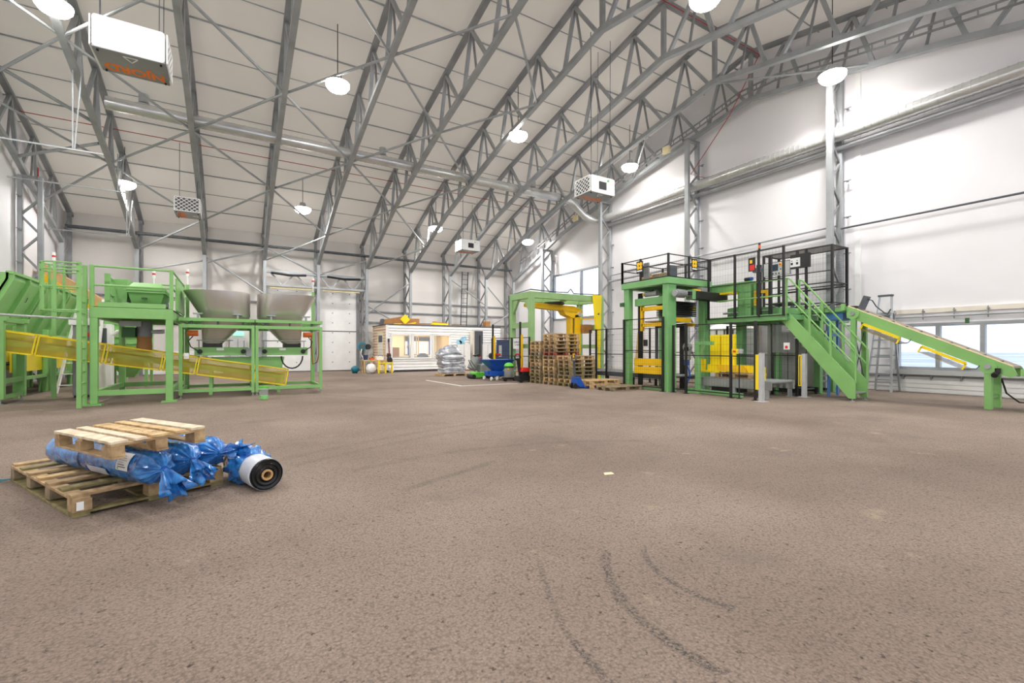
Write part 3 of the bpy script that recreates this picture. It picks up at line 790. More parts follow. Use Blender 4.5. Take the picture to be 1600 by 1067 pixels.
def hopper(s, label, xa):                          # s=+1 left hopper, -1 mirrored about xa
    X = lambda a, b: (a, b) if s > 0 else (2*xa-b, 2*xa-a)
    def E(a, b, y0, y1, z, p): a, b = X(a, b); return ellipse(a, b, y0, y1, z, 40, p)
    t = thing('weigh_hopper', label, 'hopper', (sum(X(-.35,-.35))/2,14.5,1.2))
    rings = [E(-.69,-.24,14.3,14.75,1.34,6), E(-.72,.36,13.95,15.15,2.0,4), E(-.74,.40,13.9,15.2,2.06,3.4), E(-1.1,.40,13.8,15.3,2.68,2.6)]
    inner = [E(-1.08,.38,13.82,15.28,2.68,2.6), E(-.72,.38,13.92,15.18,2.07,3.4), E(-.66,-.27,14.33,14.72,1.36,6)]
    ob('bowl', loft(rings + inner, caps=(False, True)), M['stain'], t, smooth=True)
    a, b = X(-.85,.35)
    fd = ob('feeder_trough', MB().box(a,b,14.25,14.85,1.03,1.24), G, t, bevel=.008)
    ob('outlet_neck', MB().box(*X(-.68,-.25),14.3,14.75,1.24,1.36), M['black'], t)
    for xx in (a+.12, b-.12): ob('bearing', MB().tube((xx,14.20,1.13),(xx,14.26,1.13), .06, 14).tube((xx,14.17,1.13),(xx,14.2,1.13), .03, 10), M['black'], fd)
    ob('rating_plate', MB().box((a+b)/2-.12,(a+b)/2+.04,14.235,14.25,1.16,1.22), M['paper'], fd)
    ob('end_plate', MB().box(*X(.3,.42),14.22,14.88,1.0,1.22), M['galv'], fd)
    ob('support_rail', MB().tube((a+.05,14.22,1.42),(b-.35 if s>0 else b-.05,14.22,1.42), .014).tube((a+.1,14.22,1.2),(a+.1,14.22,1.42), .012).tube((b-.1,14.22,1.2),(b-.1,14.22,1.42), .012), M['galv'], t)
    cx = X(-.87,-.87)[0]
    mo = ob('vibrator_motor', MB().tube((cx-.13,14.3,1.6),(cx+.1,14.3,1.6), .075, 14), M['orange'], t, smooth=True)
    ob('cable', MB().path([(cx,14.3,1.54),(cx-.1*s,14.25,1.4),(cx-.05*s,14.2,1.25),(cx+.1*s,14.2,1.15)], .013, 6), M['black'], mo)
    for xx in (X(.1,.1)[0], X(-.75,-.75)[0]):
        ob('bracket', MB().box(xx-.1,xx+.1,13.72,13.9,2.06,2.09).box(xx-.02,xx+.02,13.74,13.84,1.96,2.06), M['galv'], t)
    return t
hopper(1, 'stainless steel hopper bowl nearer the mixer, narrowing to the left', 0)
hopper(-1, 'stainless steel hopper bowl nearer the roller door, narrowing to the right', .48)
tag(ob('hanging_hose', MB().path([(1.3+.27*math.cos(a)+.1,14.15,1.0+.34*math.sin(a)) for a in [PI+PI*i/10 for i in range(11)]], .02, 8), M['black'], loc=(1.4,14.15,.9)), 'black looped hose hanging under the right hopper feeder', 'hose')
tag(ob('hanging_hose', MB().path([(2.0,15.0,1.7),(2.02,15.0,1.2),(2.04,14.9,.75),(2.12,14.7,.8),(2.16,14.6,1.0),(2.14,14.6,1.7)], .022, 8), M['brown'], loc=(2.05,15,1.2)), 'brown hose hanging down the right end of the hopper frame', 'hose')
# ---- long inclined conveyor behind the yellow guards
zt = lambda x: .63 + (1.31 - x)*.172
t = thing('guarded_conveyor', 'long sloping belt conveyor behind see-through yellow guards', 'conveyor', (-1.5,14.6,0))
bands = [(-5.3,-3.73),(-3.68,-2.56),(-2.50,-1.47),(-1.42,-.78),(-.73,.50),(.55,1.31)]
dn = V((-.172*.43, 0, -.43))
for y in (14.2, 15.05):
    for a, b in bands:
        A, B = V((a,y,zt(a))), V((b,y,zt(b))); A2, B2 = A+dn, B+dn
        fr = MB()
        for p, q in ((A,B),(A2,B2),(A,A2),(B,B2)): fr.bar(p, q, .03, .035, (0,1,0))
        g_ = ob('guard_frame', fr, Y_, t)
        ob('guard_mesh', MB().add([A,B,B2,A2], [(0,1,2,3)]), M['guard'], g_)
ob('belt', MB().add([(-5.3,14.38,zt(-5.3)-.16),(1.2,14.38,zt(1.2)-.16),(1.2,14.9,zt(1.2)-.16),(-5.3,14.9,zt(-5.3)-.16),(-5.3,14.38,zt(-5.3)-.20),(1.2,14.38,zt(1.2)-.20),(1.2,14.9,zt(1.2)-.20),(-5.3,14.9,zt(-5.3)-.20)],
    [(0,1,2,3),(7,6,5,4),(0,4,5,1),(1,5,6,2),(2,6,7,3),(3,7,4,0)]), M['rubber'], t)
for y in (14.34, 14.94): ob('side_frame', MB().bar((-5.3,y,zt(-5.3)-.24),(1.22,y,zt(1.22)-.24), .05, .12), M['green'], t)
for k in range(11): 
    x = -5.0 + k*.6; ob('roller', MB().tube((x,14.36,zt(x)-.29),(x,14.92,zt(x)-.29), .035, 10), M['galv'], t)
for x in (-4.6,-.5,1.08):
    for y in (14.36,14.92): ob('leg', MB().box(x-.04,x+.04,y-.03,y+.03,0,zt(x)-.25), G, t)
ob('skirt', MB().prism([(-.5,.98),(1.23,.98),(1.17,.66),(-.45,.86)], 'y', 14.4, 14.43).prism([(-.5,.98),(1.23,.98),(1.17,.66),(-.45,.86)], 'y', 14.86, 14.89), G, t)
tag(ob('junction_box', MB().box(-1.02,-.92,13.6,13.64,.96,1.1).tube((-.97,13.57,1.03),(-.97,13.6,1.03),.025,12), M['white'], loc=(-.97,13.6,1.0)), 'small white switch box on the leg of the left hopper frame', 'switch box')
tag(ob('hand_tube', MB().tube((-4.6,13.2,1.92),(-2.72,13.2,1.83), .022, 10), M['lgrey'], loc=(-3.6,13.2,1.88)), 'pale grey tube rail reaching left from the caged ladder', 'tube rail')
# ---- under the mixer
t = thing('discharge_sleeve', 'brown fabric discharge sleeve hanging below the mixer', 'sleeve', (-1.87,14.4,1.2))
ob('sleeve', MB().lathe([(.15,1.12),(.16,1.25),(.145,1.42),(.155,1.5)], (-1.87,14.4,0), 20), M['brown'], t, smooth=True)
ob('collar', MB().tube((-1.87,14.4,1.5),(-1.87,14.4,1.86), .16, 20), M['galv_dark'], t, smooth=True)
ob('valve', MB().tube((-1.72,14.35,1.62),(-1.5,14.3,1.62), .05, 12).tube((-1.5,14.3,1.58),(-1.5,14.3,1.68), .04, 12), M['lgrey'], t)
tag(ob('control_box', MB().box(-2.27,-2.02,14.2,14.45,1.48,1.72), M['dgreen'], loc=(-2.15,14.3,1.6), bevel=.008), 'dark green control box under the mixer deck', 'control box')
tag(ob('cable_duct', MB().box(-2.3,-1.9,14.1,14.16,1.74,1.86), M['lgrey'], loc=(-2.1,14.1,1.8)), 'grey cable duct fixed under the mixer deck', 'cable duct')
t = thing('silo_box', 'green ribbed storage box behind the mixer platform', 'silo', (-2.9,18.6,0))
ob('body', MB().box(-3.35,-2.3,18.4,19.6,.9,2.05), G, t)
for k in range(6): ob('rib', MB().box(-3.38,-2.27,18.36,18.4,.95+k*.2,.99+k*.2), M['green'], t)
ob('cone', MB().frustum((-2.95,-2.7,18.8,19.1,.3),(-3.35,-2.3,18.4,19.6,.9)), G, t)
for x in (-3.3,-2.35):
    for y in (18.45,19.55): ob('leg', MB().box(x-.04,x+.04,y-.04,y+.04,0,.9), G, t)
# ---- cabinets
t = thing('control_cabinet', 'grey perforated control column with a white head beside the caged ladder', 'cabinet', (-3.2,15.3,0))
ob('body', MB().box(-3.36,-3.0,15.2,15.55,.06,1.78), M['grey'], t, bevel=.01)
ob('head', MB().box(-3.42,-2.92,15.12,15.6,1.78,1.95), M['white'], t, bevel=.01)
ob('plinth', MB().box(-3.34,-3.02,15.22,15.53,0,.06), M['black'], t)
ob('stop_button', MB().tube((-3.06,15.1,1.55),(-3.06,15.2,1.55), .05, 14), M['red'], t)
t = thing('control_cabinet', 'white control cabinet with a grey display behind the left platform leg', 'cabinet', (-3.3,17.7,0))
ob('body', MB().box(-3.55,-3.05,17.6,18.0,0,1.92), M['white'], t, bevel=.01)
ob('display', MB().box(-3.35,-3.15,17.57,17.6,1.2,1.8), M['dgrey'], t)
ob('pipe_elbow', MB().path([(-3.0,17.6,1.6),(-2.9,17.55,1.7),(-2.8,17.5,1.72),(-2.75,17.5,1.6)], .06, 10), M['white'], t)
# ---- aluminium step ladder by the bunkers
t = thing('step_ladder', 'white aluminium step ladder leaning behind the caged ladder', 'ladder', (-3.9,17.1,0))
for x0, x1 in ((-4.08,-3.72),(-3.3,-3.2)): ob('stile', MB().bar((x0,17.0,0),(x1,17.5,2.62), .07, .035), M['white'], t)
for k in range(8):
    f_ = .08 + k*.115; ob('step', MB().bar((-4.08+.36*f_,17+.5*f_,2.62*f_),(-3.3+.1*f_,17+.5*f_,2.62*f_), .07, .025), M['white'], t)
# ---- frame at the left edge
t = thing('belt_frame', 'heavy green frame carrying the conveyor at the left edge', 'frame', (-4.8,14.8,0))
for x in (-4.26,-5.5):
    for y in (14.08,15.25):
        l = ob('leg', MB().box(x-.07,x+.07,y-.06,y+.06,.12,1.8), G, t)
        ob('foot', MB().tube((x,y,0),(x,y,.12), .018).tube((x,y,0),(x,y,.02), .05, 12), M['galv'], l)
f = MB()
for y in (14.08,15.25): f.box(-5.6,-4.14,y-.06,y+.06,1.8,1.9)
for x in (-4.26,-5.5): f.box(x-.06,x+.06,14.08,15.25,1.78,1.88).box(x-.05,x+.05,14.08,15.25,.45,.55).box(x-.05,x+.05,14.08,15.25,.12,.2)
ob('beams', f, G, t)
ob('side_plate', MB().prism([(-5.55,.15),(-4.33,.15),(-4.33,1.0),(-5.55,1.0)], 'y', 14.06, 14.1), M['dgreen'], t)
# ---- bunkers along the left wall
def bunker(y0, y1, label, num=None):
    t = thing('feed_bunker', label, 'bunker', (-5.2,(y0+y1)/2,0))
    TX, BX, TZ, BZ = -4.62, -5.18, 3.04, 1.62
    sh = [(TX,TZ),(TX,TZ-.1),(BX,BZ),(BX-.06,BZ),(TX-.06,TZ-.1),(TX-.06,TZ)]
    ob('front_wall', MB().prism([(TX,TZ),(TX,TZ-.14),(BX,BZ),(BX-.05,BZ),(TX-.05,TZ-.14),(TX-.05,TZ)], 'y', y0, y1), G, t)
    ob('rear_wall', MB().box(-5.5,-5.46,y0,y1,BZ,TZ), G, t)
    for y in (y0, y1-.04): ob('end_wall', MB().prism([(-5.5,TZ),(TX-.003,TZ),(TX-.003,TZ-.14),(BX-.003,BZ),(-5.5,BZ)], 'y', y, y+.04), G, t)
    n = 3
    for k in range(n):
        y = y0 + .03 + k*(y1-y0-.12)/(n-1)
        ob('rib', MB().prism([(TX+.08,TZ-.02),(TX+.08,TZ-.16),(BX+.1,BZ),(BX,BZ),(TX,TZ-.14),(TX,TZ-.02)], 'y', y, y+.06), G, t)
    ob('rim', MB().box(TX-.05,TX+.08,y0,y1,TZ-.03,TZ+.04), G, t)
    for x in (-4.52,-5.5):
        for y in (y0+.1,y1-.1): ob('leg', MB().box(x-.05,x+.05,y-.05,y+.05,0,1.75), G, t)
    ob('cross_beam', MB().box(-4.57,-4.47,y0+.1,y1-.1,.42,.5), G, t); ob('cross_beam', MB().box(-4.57,-4.47,y0+.1,y1-.1,1.5,1.6), G, t)
    ob('trough', MB().box(-5.45,-5.12,y0+.05,y1-.05,1.3,1.62), M['dgreen'], t)
    if num:
        tx = text_mb(num, .2, .002); s_ = V((BX-TX,0,BZ-TZ)).normalized()
        place(tx, (TX-.19,17.45,TZ-.54), (0,1,0), tuple(-s_)); 
        tx.v = [(p[0]+.03,p[1],p[2]) for p in tx.v]
        ob('number', tx, M['txt'], t)
    return t
bunker(15.75,18.0,'green feed bunker with a black 3, nearest along the left wall','3')
bunker(18.1,20.2,'green feed bunker in the middle of the row along the left wall')
bunker(20.3,22.6,'green feed bunker farthest along the left wall')
t = thing('collecting_conveyor', 'yellow sided conveyor running beneath the green bunkers', 'conveyor', (-4.6,19,0))
ob('side_guard', MB().box(-4.62,-4.58,15.8,22.4,.62,1.12), Y_, t)
ob('rear_guard', MB().box(-5.40,-5.36,15.8,22.4,.62,1.12), Y_, t)
ob('belt', MB().box(-5.36,-4.63,15.8,22.4,.8,.84), M['rubber'], t)
for k in range(5): ob('leg', MB().box(-4.66,-4.58,16.6+k*1.3,16.68+k*1.3,0,.62), G, t)
ob('motor', MB().tube((-4.5,16.4,1.5),(-4.5,16.7,1.5), .09, 14), M['lgrey'], t, smooth=True)
t = thing('covered_conveyor', 'beige hooded conveyor sloping down behind the green bunkers', 'conveyor', (-4.8,23.6,0))
ob('hood', MB().add([(-6.0,23.3,4.35),(-3.4,23.3,2.45),(-3.4,24.0,2.45),(-6.0,24.0,4.35),(-6.0,23.3,3.85),(-3.4,23.3,1.95),(-3.4,24.0,1.95),(-6.0,24.0,3.85)],[(0,1,2,3),(7,6,5,4),(0,4,5,1),(1,5,6,2),(2,6,7,3),(3,7,4,0)]), M['tan'], t)
ob('side_channel', MB().bar((-6.0,23.24,3.85),(-3.4,23.24,1.92), .08, .22), M['oyellow'], t)
for x in (-5.6,-3.6): ob('leg', MB().box(x-.05,x+.05,23.3,23.4,0,4.05-(x+6)*.73-.3), G, t)
# green strapped bucket in front of the frames
t = thing('clear_tub', 'clear plastic tub with a green lid on the floor before the hopper frame', 'tub', (.62,12.45,0))
ob('wall', MB().lathe([(.085,0),(.1,.02),(.1,.28),(.095,.28),(.095,.02),(.08,.012)], (.62,12.45,0), 22, caps=False), M['clear'], t, smooth=True)
ob('content', MB().tube((.62,12.45,.006),(.62,12.45,.09), .092, 20), M['lime'], t)
ob('lid', MB().tube((.62,12.45,.28),(.62,12.45,.315), .11, 22), M['lime'], t)

# things on the far wall seen between the hoppers
t = thing('wall_cabinet', 'grey switch cabinet on the far wall seen between the two hoppers', 'cabinet', (.2,26.7,.8))
ob('body', MB().box(-.15,.55,26.6,26.9,.0,1.75), M['lgrey'], t, bevel=.01); ob('door_gap', MB().box(.19,.21,26.595,26.6,.85,1.7), M['dgrey'], t)
tag(ob('exit_sign', MB().box(.0,.45,26.8,26.84,1.86,2.06), emis('exit_green', (150,240,200), .9), loc=(.2,26.8,1.95)), 'small pale green lit sign above the grey switch cabinet', 'sign')
# ================================================================== CABIN AND THE THINGS AROUND IT
CX0, CX1, CY0, CY1, CZ = 6.75, 13.4, 23.6, 26.3, 2.43
wins = [(6.99,8.04),(8.14,9.11),(9.26,10.22)]
WZ0, WZ1 = .73, 1.94
t = thing('site_cabin', 'white clapboard office cabin with three front windows against the far wall', 'cabin', (10,25,0))
def clap(x0, x1, z0, z1, mb):
    k = 0; z = z0
    while z < z1 - .01:
        zz = min(z+.15, z1)
        mb.prism([(CY0-.06, z+.018),(CY0, z+.018),(CY0, zz),(CY0-.012, zz)], 'x', x0, x1); z = zz
    mb.box(x0, x1, CY0, CY0+.08, z0, z1)
m1 = MB(); clap(CX0, CX1, .1, WZ0-.06, m1); clap(CX0, CX1, WZ1+.04, CZ, m1)
edges = [CX0] + [v for w_ in wins for v in w_] + [CX1]
for a, b in zip(edges[::2], edges[1::2]): clap(a, b, WZ0-.06, WZ1+.04, m1)
ob('front_wall', m1, M['white'], t)
m1 = MB()
k = .1
while k < CZ-.02:
    m1.prism([(CX0-.06,k+.018),(CX0,k+.018),(CX0,min(k+.15,CZ)),(CX0-.012,min(k+.15,CZ))], 'y', CY0, CY1); k += .15
m1.box(CX0, CX0+.08, CY0+.08, CY1-.08, .1, CZ)
ob('side_wall', m1, mat('cabin_shaded_tan', (226,200,176), .6, 0, .05, 4), t)  # shade on the left side put into the wall colour as tan
ob('side_wall', MB().box(CX1-.08, CX1, CY0+.08, CY1-.08, .1, CZ), M['white'], t)
ob('rear_wall', MB().box(CX0, CX1, CY1-.08, CY1, .1, CZ), M['cream'], t)
ob('cabin_floor', MB().box(CX0+.02, CX1-.02, CY0+.02, CY1-.02, .02, .1), M['dgrey'], t)
ob('cabin_roof', MB().box(CX0-.04, CX1+.04, CY0-.05, CY1+.04, CZ, CZ+.05), M['dgrey'], t)
ob('partition', MB().box(10.5, 10.58, CY0+.08, CY1-.08, .1, CZ), M['tan'], t)
ob('corner_trim', MB().box(CX0-.065, CX0+.07, CY0-.065, CY0-.0, .1, CZ), M['white'], t)
for a, b in wins:
    f = MB(); y0, y1 = CY0-.07, CY0+.05
    f.box(a-.05,a+.02,y0,y1,WZ0-.06,WZ1+.05).box(b-.02,b+.05,y0,y1,WZ0-.06,WZ1+.05).box(a,b,y0,y1,WZ1-.02,WZ1+.05).box(a,b,y0-.02,y1,WZ0-.06,WZ0)
    wf = ob('cabin_window', f, M['white'], t); ob('pane', MB().box(a,b,CY0+.01,CY0+.016,WZ0,WZ1-.02), M['clear'], wf)
f = MB(); f.box(CX0-.05,CX0-.02,24.2,25.1,.12,2.0)
dr = ob('cabin_door', f, M['white'], t); ob('door_window', MB().box(CX0-.06,CX0-.05,24.3,25.0,1.55,1.9), M['dgrey'], dr)
ob('door_frame', MB().box(CX0-.06,CX0,24.1,24.2,.1,2.08).box(CX0-.06,CX0,25.1,25.2,.1,2.08).box(CX0-.06,CX0,24.2,25.1,2.0,2.08), M['cream'], t)
# rear window inside the cabin
f = MB()
for a, b in ((8.5,9.25),(9.32,10.3)):
    f.box(a,a+.05,CY1-.12,CY1-.08,.85,1.95).box(b-.05,b,CY1-.12,CY1-.08,.85,1.95).box(a,b,CY1-.12,CY1-.08,1.9,1.95).box(a,b,CY1-.12,CY1-.08,.85,.9)
rf_ = ob('inner_window', f, M['tan'], t); ob('blind', MB().box(8.5,10.3,CY1-.09,CY1-.081,.85,1.62), M['white'], rf_); ob('dark_strip', MB().box(8.5,10.3,CY1-.1,CY1-.085,1.66,1.9), M['dgrey'], rf_)
for x in (8.75, 10.05): ob('blue_curtain', MB().box(x-.05,x+.05,CY1-.14,CY1-.11,.85,1.75), M['blue'], rf_)
ob('wall_board', MB().box(7.2,8.2,CY1-.12,CY1-.08,.75,1.8), mat('board_yellow', (246,232,180), .6), t)
ob('cabin_lamp', MB().box(7.6,9.8,24.8,24.9,CZ-.06,CZ-.02), emis('cabin_tube', (255,248,236), 9), t)
ld = bpy.data.lights.new('cabin_light', 'AREA'); ld.shape = 'RECTANGLE'; ld.size = 2.4; ld.size_y = .5; ld.energy = 120; ld.color = (1,.96,.9)
lo = bpy.data.objects.new('cabin_light', ld); COL.objects.link(lo); lo.location = (8.7,24.85,CZ-.08)
# blue leaf-like wall drawing on the cabin
bf = MB()
for cx, cz, a, rx, rz in ((11.0,1.72,.6,.26,.13),(10.78,1.56,-.3,.2,.12),(10.85,1.42,.9,.13,.08),(11.05,1.5,-.6,.1,.06)):
    pts = [(cx + rx*math.cos(q)*math.cos(a) - rz*math.sin(q)*math.sin(a), cz + rx*math.cos(q)*math.sin(a) + rz*math.sin(q)*math.cos(a)) for q in [2*PI*i/20 for i in range(20)]]
    bf.prism(pts, 'y', CY0-.066, CY0-.058)
ob('wall_drawing', bf, mat('pale_blue_print', (150,206,232), .6, 0, .25, 8), t)
# office chair and desk in the cabin
t = thing('office_chair', 'brown slatted office chair seen through the left cabin window', 'chair', (7.5,24.6,.1))
ob('backrest', MB().box(7.32,7.68,24.5,24.56,.78,1.28), M['brown'], t, bevel=.02); ob('seat', MB().box(7.27,7.73,24.1,24.55,.52,.6), M['brown'], t)
ob('column', MB().tube((7.5,24.35,.12),(7.5,24.35,.52), .03), M['black'], t)
for k in range(5): ob('foot', MB().bar((7.5,24.35,.14),(7.5+.25*math.cos(k*1.257),24.35+.25*math.sin(k*1.257),.13), .04), M['black'], t)
for x0, x1, lb in ((7.0,8.05,'dark desk edge behind the left cabin window'),(8.15,9.9,'desk crowded with dark things behind the middle cabin window')):
    t = thing('desk', lb, 'desk', ((x0+x1)/2,23.95,.1))
    ob('desktop', MB().box(x0,x1,23.74,24.06,.74,.78), M['dgrey'], t)
    for x in (x0+.05,x1-.05): ob('leg', MB().box(x-.02,x+.02,23.8,23.84,.1,.74).box(x-.02,x+.02,24.0,24.04,.1,.74), M['dgrey'], t)
t = thing('desk_machine', 'low grey office machine on the desk in the middle cabin window', 'machine', (8.75,23.9,.78))
ob('base', MB().box(8.5,9.05,23.78,24.04,.78,.88), M['dgrey'], t, bevel=.02); ob('cover', MB().frustum((8.55,9.0,23.8,24.02,.88),(8.65,8.9,23.84,24.0,.96)), M['navy'], t)
# cartons and boards on the cabin roof
RZ = CZ+.05
def carton(x0,x1,y0,y1,z0,z1,label,m='brown'):
    t = thing('cardboard_box', label, 'box', ((x0+x1)/2,(y0+y1)/2,z0))
    ob('box_body', MB().box(x0,x1,y0,y1,z0,z1), M[m], t); ob('tape', MB().box(x0,x1,(y0+y1)/2-.03,(y0+y1)/2+.03,z1,z1+.003), M['tan'], t)
    return t
t = thing('cardboard_box', 'long tilted brown carton lying on the left end of the cabin roof', 'box', (7.3,24.4,RZ))
ob('box_body', MB().prism([(6.72,RZ),(7.78,RZ),(7.78,RZ+.46),(6.78,RZ+.26)], 'y', 24.1, 24.7), M['brown'], t)
ob('flap', MB().prism([(6.6,RZ-.0),(6.72,RZ),(6.78,RZ+.26),(6.7,RZ+.3)], 'y', 24.15, 24.65), M['dgrey'], t)
carton(7.95,8.7,24.2,24.8,RZ,RZ+.36,'upright brown carton right of the yellow diamond on the cabin roof')
carton(12.9,13.2,24.4,24.8,RZ,RZ+.36,'small brown carton at the right end of the cabin roof')
t = thing('plank_pile', 'flat brown boards lying along the middle of the cabin roof', 'boards', (8.6,24,RZ))
ob('board', MB().box(7.6,9.4,23.75,24.05,RZ,RZ+.05), M['brown'], t); ob('board', MB().box(8.9,11.2,23.8,24.05,RZ,RZ+.04), M['wood'], t)
t = thing('yellow_rail_pile', 'yellow guard rails stacked near the middle of the cabin roof', 'rails', (9.9,24.3,RZ))
for k in range(3): ob('rail', MB().bar((9.35+.1*k,24.15+.12*k,RZ+.08+.07*k),(10.4,24.15+.12*k,RZ+.04+.06*k), .08, .06), Y_ if k < 2 else M['brown'], t)
t = thing('yellow_diamond_panel', 'yellow diamond-shaped panel standing on the cabin roof', 'panel', (7.83,23.95,RZ))
ob('panel', MB().prism([(7.83-.27,2.77),(7.83,2.77-.27),(7.83+.27,2.77),(7.83,2.77+.27)], 'y', 23.98, 24.0), M['yellow'], t)
ob('strut', MB().bar((7.83,24.02,RZ),(7.83,24.02,2.7), .04), M['yellow'], t)
ob('scrap', MB().bar((7.9,23.9,RZ+.03),(8.4,23.95,RZ+.12), .06).bar((7.2,23.9,RZ+.02),(7.7,24.0,RZ+.05), .05), M['yellow'], t)
# ladder behind the cabin
t = thing('wall_ladder', 'tall steel ladder standing behind the right end of the cabin', 'ladder', (12.3,26.4,0))
for x in (12.1,12.5): ob('stile', MB().bar((x,26.42,0),(x+.35,26.75,6.1), .05), M['dgrey'], t)
for k in range(20): ob('rung', MB().tube((12.1+.35*k/20,26.42+.33*k/20,.2+k*.3),(12.5+.35*k/20,26.42+.33*k/20,.2+k*.3), .015, 6), M['dgrey'], t)
# grey locker, white cabinets, navy panel
t = thing('tall_locker', 'tall narrow slate grey locker against the cabin front', 'locker', (11.7,23.2,0))
ob('body', MB().box(11.5,12.0,23.05,23.5,.0,2.2), M['dgrey'], t, bevel=.01); ob('side_strip', MB().box(11.4,11.5,23.1,23.5,0,2.2), M['tanwhite'], t)
ob('handle', MB().box(11.78,11.82,23.02,23.05,.6,1.95), M['black'], t)
for x0, x1, lb in ((10.4,11.2,'low white cupboard beside the wrapped stack of bags'),(11.95,12.6,'low white cupboard right of the grey locker')):
    t = thing('cupboard', lb, 'cupboard', ((x0+x1)/2,23.2,0))
    ob('body', MB().box(x0,x1,23.0,23.5,.06,1.46), M['lgrey'], t, bevel=.01); ob('plinth', MB().box(x0,x1,23.03,23.5,0,.06), M['brown'], t)
    for i in (0,1):
        d_ = ob('door', MB().box(x0+.02+i*(x1-x0)/2,x0+(i+1)*(x1-x0)/2-.01,22.98,23.0,.08,1.44), M['white'], t)
        ob('knob', MB().tube(((x0+x1)/2+(.05 if i else -.05),22.95,.8),((x0+x1)/2+(.05 if i else -.05),22.98,.8), .02, 8), M['dgrey'], d_)
t = thing('panel_board', 'navy blue switchboard panel standing at the right end of the cabin', 'panel', (13.3,23.1,0))
ob('board', MB().box(12.95,13.7,23.05,23.2,0,1.72), M['navy'], t); ob('notice', MB().box(13.02,13.2,23.03,23.05,.75,1.4), M['lgrey'], t)
# guitar leaning on the cabin corner
t = thing('guitar', 'brown guitar hanging on the front left corner of the cabin', 'guitar', (6.82,23.4,.5))
def gtr(pts, z): return pts
body = [(6.72+.0,.98),(6.69,.86),(6.73,.76),(6.70,.62),(6.78,.48),(6.90,.46),(7.0,.56),(6.98,.70),(6.9,.78),(6.92,.88),(6.86,.98)]
ob('body', MB().prism(body, 'y', 23.44, 23.53), M['guitar'], t); ob('soundboard', MB().prism([(x+(6.83-x)*.15, z+(.72-z)*.15) for x, z in body], 'y', 23.432, 23.44), M['black'], t)
ob('neck', MB().bar((6.82,23.45,.95),(6.80,23.46,1.55), .06, .03, (0,1,0)), M['guitar'], t); ob('head', MB().bar((6.80,23.46,1.55),(6.80,23.48,1.72), .09, .03, (0,1,0)), M['black'], t)
ob('sound_hole', MB().tube((6.83,23.425,.78),(6.83,23.432,.78), .055, 14), M['dgrey'], t)
# work bench and things on it
t = thing('work_bench', 'wooden work bench left of the cabin, loaded with tools', 'bench', (5.95,23.1,0))
ob('bench_top', MB().box(5.4,6.5,22.85,23.4,.6,.66), M['wood_new'], t)
for x in (5.45,6.42):
    for y in (22.9,23.33): ob('leg', MB().box(x-.035,x+.035,y-.035,y+.035,0,.6), M['wood_new'], t)
ob('brace', MB().bar((5.45,22.9,.1),(5.8,22.9,.6), .05), M['wood_new'], t)
t = thing('trestle', 'bright yellow steel trestle in front of the work bench', 'trestle', (6.35,22.55,0))
ob('top', MB().box(6.0,6.7,22.42,22.66,.48,.54), Y_, t)
for x in (6.03,6.36,6.67): ob('leg', MB().box(x-.035,x+.035,22.44,22.52,0,.48), Y_, t)
ob('upright', MB().box(6.0,6.07,22.44,22.52,.54,.66), Y_, t)
t = thing('paint_bucket', 'dark blue bucket on the left end of the work bench', 'bucket', (5.55,23.1,.66))
ob('pail', MB().lathe([(.10,.66),(.125,.9)], (5.55,23.1,0), 16), M['navy'], t, smooth=True); ob('bail', MB().path([(5.43,23.1,.88),(5.5,23.05,.95),(5.6,23.05,.95),(5.67,23.1,.88)], .008, 6), M['galv'], t)
t = thing('hose_reel', 'teal hose reel on a stand left of the cabin', 'hose reel', (5.55,23.6,0))
ob('drum', MB().tube((5.5,23.5,1.34),(5.5,23.8,1.34), .2, 20), M['teal'], t); ob('hub', MB().tube((5.5,23.46,1.34),(5.5,23.5,1.34), .12, 16), M['dgrey'], t)
ob('flange', MB().tube((5.78,23.5,1.3),(5.78,23.75,1.3), .14, 18), M['black'], t); ob('stand', MB().bar((5.55,23.65,0),(5.55,23.65,1.3), .06), M['dgrey'], t)
ob('hose', MB().path([(5.45,23.45,1.2),(5.4,23.44,.95),(5.52,23.44,.75),(5.5,23.44,.66)], .02, 6), M['white'], t)
for x0, x1, z1, m, lb in ((6.05,6.4,.84,'white','white tool case open on the work bench'),(5.75,5.95,.78,'orange','orange tool box in the middle of the work bench')):
    t = thing('tool_case', lb, 'case', ((x0+x1)/2,23.1,.66)); ob('case_body', MB().box(x0,x1,22.95,23.25,.66,z1), M[m], t, bevel=.015); ob('handle', MB().path([(x0+.06,22.94,z1-.02),(x0+.08,22.9,z1+.03),(x1-.08,22.9,z1+.03),(x1-.06,22.94,z1-.02)], .012, 6), M['dgrey'], t)
bag = MB(); random.seed(3)
def blob(mb_, c, rx, ry, rz, n=14, m=9, j=.12, seed=1):
    rd = random.Random(seed); c = V(c); b = len(mb_.v)
    for k in range(m+1):
        th_ = PI*k/m
        for i in range(n):
            a = 2*PI*i/n; q = 1 + rd.uniform(-j, j)
            mb_.v.append((c.x+rx*q*math.sin(th_)*math.cos(a), c.y+ry*q*math.sin(th_)*math.sin(a), max(c.z-rz, c.z+rz*math.cos(th_)*(q if 0 < k < m else 1))))
    for k in range(m):
        for i in range(n): mb_.f.append((b+k*n+i, b+(k+1)*n+i, b+(k+1)*n+(i+1)%n, b+k*n+(i+1)%n))
    return mb_
for x, y, r_, lb, m, sd in ((5.72,22.75,.24,'crumpled white sack under the work bench','white',2),(6.25,22.85,.2,'pale sack behind the yellow trestle','cream',5),(6.82,23.15,.17,'small white sack at the corner of the cabin','white',8)):
    tag(ob('sack', blob(MB(), (x,y,r_), r_, r_*.8, r_, seed=sd), M[m], loc=(x,y,0), smooth=True), lb, 'sack')
